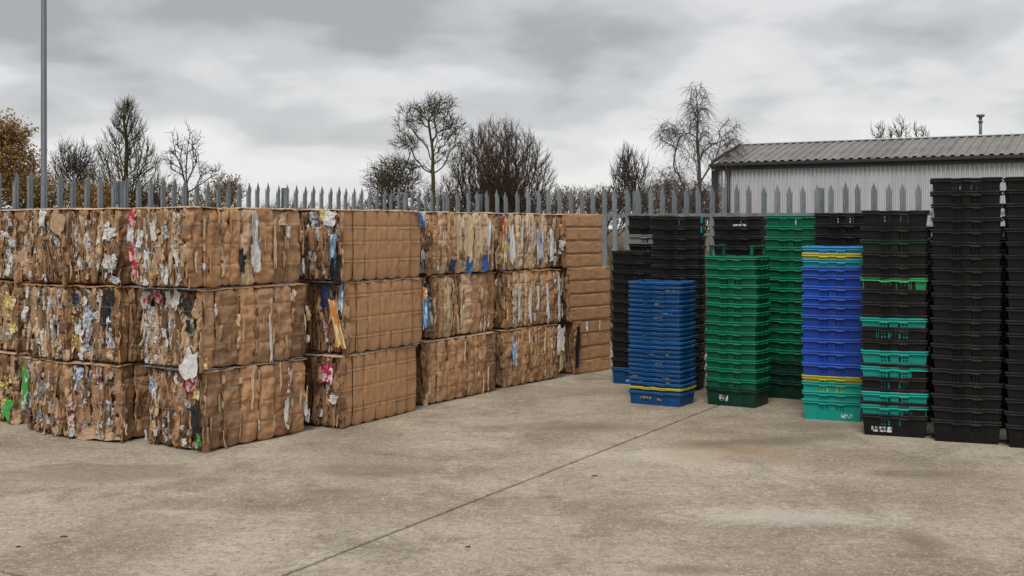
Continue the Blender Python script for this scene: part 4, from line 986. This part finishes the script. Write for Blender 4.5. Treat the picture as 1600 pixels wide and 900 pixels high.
def label_mesh(wd, hg, z0, x0, h, wy, taper):
    """printed patch lying on the front wall"""
    V = []; 
    for j in (0, 1):
        z = z0+hg*j; y = -(wy/2-taper*(1-z/h))-.0045
        for i in range(7): V.append((x0+wd*i/6+.004*nz(i, j), y, z+.004*nz(i*.9, j*3.1)))
    return mesh('label', V, [(i, i+1, 8+i, 7+i) for i in range(6)])
clipm = box_mesh('side_clip', CW/2+.024, CW/2+.036, -CD/2-.03, -CD/2+.02, CHt-.075, CHt-.004, bevel=.004)
ORD = ['bottom', 'second', 'third', 'fourth', 'fifth', 'sixth', 'seventh', 'eighth', 'ninth', 'tenth', 'eleventh', 'twelfth', 'thirteenth', 'fourteenth', 'fifteenth', 'sixteenth', 'seventeenth', 'eighteenth', 'nineteenth', 'twentieth', 'twenty first', 'twenty second', 'twenty third', 'twenty fourth', 'twenty fifth', 'twenty sixth', 'twenty seventh']
CN = {'black': 'black', 'grey': 'grey', 'green': 'green', 'darkgreen': 'dark toned green', 'mossgreen': 'blackish green', 'limegreen': 'bright green', 'teal': 'teal', 'blue': 'blue', 'violet': 'ultramarine blue', 'skyblue': 'pale blue', 'cyan': 'cyan', 'yellow': 'yellow'}
def stack(pos, rot, cols, zs, where, group, kind='std', labels=None, arms=None, jr=1.0, rims=None, clips=None):
    """pos: plan position of the front left base corner; rot: turn of the front face"""
    bme, rme = (body_std, rim_std) if kind == 'std' else (body_tray, rim_tray)
    wx, wy, tp, hh = (CW, CD, TP, CHt) if kind == 'std' else (.565, .39, .016, .135)
    u = Vector((math.cos(rot), math.sin(rot), 0)); v = Vector((-math.sin(rot), math.cos(rot), 0))
    c = Vector((pos[0], pos[1], 0))+u*(wx/2-tp)+v*(wy/2-tp)
    n = len(cols)
    for i in range(n):
        j = Vector((rng.normal(0, .0035*jr), rng.normal(0, .0035*jr), 0)) if i else Vector((0, 0, 0))
        o = empty('plastic_crate', c+j+Vector((0, 0, zs[i])), rot+(rng.normal(0, R(.8))*jr if i else 0))
        if i: o.rotation_euler.x = rng.normal(0, R(.32))*jr; o.rotation_euler.y = rng.normal(0, R(.32))*jr
        which = 'top' if i == n-1 else ('bottom' if i == 0 else ORD[i]+' from bottom')
        tag(o, f'{CN[cols[i]]} plastic crate, {which} in {where}', 'crate', group)
        bo = ob('body', bme, P[cols[i]], o)
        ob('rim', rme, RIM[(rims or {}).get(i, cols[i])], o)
        for (k, mt, wd, hg, z0, x0) in (labels or ()):
            if k == i: ob('label', label_mesh(wd, hg, z0, x0, hh, wy, tp), P[mt], bo)
        if clips and i in clips: ob('side_clip', clipm, P[clips[i]], o)
        if arms and i in arms:
            for sg in (-1, 1): ob('carrying_arm', arm, P[arms[i]], o, Matrix.Translation((sg*(CW/2-.045), 0, 0)))
def zl(n, p, first=None, top=0.0, jitter=.010):
    z = [0.0]
    for i in range(1, n): z.append(i*p+rng.normal(0, jitter*.3))
    z[-1] += top; return z
def P2(x, y): p = gp(x, y); return (p.x, p.y)
r0 = R(-23)
# K and L, tall black stacks at the right
stack(P2(1461, 689), R(-20), ['black']*20, zl(20, .1065), 'tall black stack second from right edge', 'crates in the tall black stack second from right')
stack(P2(1578, 699), R(-20), ['black']*9+['black']*11, zl(20, .1068), 'tall black stack cut by right edge', 'crates in the tall black stack at the right edge')
# J, black with teal
Jt = [('black', 785), ('teal', 750), ('black', 737), ('teal', 701), ('black', 689), ('black', 645), ('teal', 607), ('black', 596), ('teal', 548), ('black', 507), ('black', 460), ('teal', 426), ('black', 414), ('black', 367), ('black', 320), ('limegreen', 276), ('black', 264), ('black', 226), ('black', 181), ('mossgreen', 135), ('black', 88), ('black', 27)]
stack(P2(1351, 679), R(-21), [c_ for c_, _ in Jt], [(785-y_)/2.368/F*9.9 for _, y_ in Jt], 'black and teal striped stack', 'crates in the black and teal stack', labels=[(0, 'label', .17, .045, .035, -.19)], jr=.6)
# I, blue yellow teal
Ic = ['teal', 'teal', 'teal', 'yellow', 'violet', 'violet', 'violet', 'violet', 'violet', 'violet', 'violet', 'violet', 'violet', 'violet', 'cyan', 'yellow', 'skyblue']
Iy = [728, 695, 660, 638, 590, 545, 500, 455, 411, 372, 340, 303, 262, 232, 203, 181, 157]
Iz = [(728-y)/2.368/F*10.7 for y in Iy]
stack(P2(1258, 654.5), R(-22), Ic, Iz, 'blue stack with yellow bands', 'crates in the blue, yellow and teal stack', labels=[(0, 'label_teal', .11, .04, .03, .08)])
# H, green front stack
stack(P2(1107, 631.5), R(-33), ['darkgreen']+['green']*14, zl(15, .0945), 'front green stack with raised arms', 'crates in the front green stack', labels=[(0, 'label', .10, .06, .05, -.13)], arms={14: 'green'})
# G, blue trays
Gc = ['blue', 'blue']+['blue']*23
P['tape'] = label_mat('worn_tan_sticker', (.42, .30, .08), (.02, .06, .15)); tabs = [(i, rng.choice(['tape', 'tape', 'label_blue']), rng.uniform(.03, .09), .011, .094, x) for i in range(2, 24) for x in rng.uniform(-.25, .19, rng.integers(0, 3))]
stack(P2(986, 630), R(-31), Gc, zl(25, .0465, jitter=.003), 'low stack of blue trays', 'trays in the low blue stack', kind='tray', jr=1.3, rims={1: 'yellow'}, labels=tabs+[(0, 'tape', .12, .03, .06, -.16), (0, 'tape', .05, .025, .05, .03)])
# E, green stack behind
stack(P2(1200, 621), R(-28), ['darkgreen']*3+['green']*14, zl(17, .1085), 'rear green stack behind blue stack', 'crates in the rear green stack')  # bottom three darkened: the shade low in the stack is painted as colour
# F, black behind the blue stack
pF = (at(1285, 11.55), 11.75); stack(pF, R(-22), ['black']*17, zl(17, .110), 'black stack behind blue and yellow stack', 'crates in the black stack behind the blue one')
# D, black behind the front green
pD = (at(1118, 12.75), 12.75); stack(pD, R(-22), ['black']*17, zl(17, .1085), 'black stack behind the front green stack', 'crates in the black stack behind the green one', labels=[(16, 'label', .16, .035, .07, -.06)])
# C, A, B at the left end
pC = (at(1022, 12.9), 12.9); stack(pC, R(-20), ['black']*17, zl(17, .1085), 'black stack directly behind the blue trays', 'crates in the black stack behind the blue trays', clips={16: 'cyan', 15: 'cyan'})
pA = P2(959, 599); stack(pA, R(-20), ['blue']+['black']*12, zl(13, .1120), 'shorter black stack beside the bales', 'crates in the shorter black stack beside the bales', labels=[(0, 'label_blue', .12, .03, .03, -.10)])
pB = (at(985, 13.75), 13.75); stack(pB, R(-20), ['black']*14+['grey', 'black', 'black'], zl(17, .1095), 'black stack nearest the fence corner', 'crates in the black stack nearest the fence')

# stacks standing behind the two tall ones, seen through the gaps
pM = (at(1405, 10.75), 10.75); stack(pM, R(-20), ['black']*16, zl(16, .1085), 'black stack in the gap behind the striped stack', 'crates in the black stack behind the striped one')
pN = (at(1530, 10.4), 10.4); stack(pN, R(-20), ['black']*16, zl(16, .1085), 'black stack in the gap between two tall stacks', 'crates in the black stack behind the tall ones')
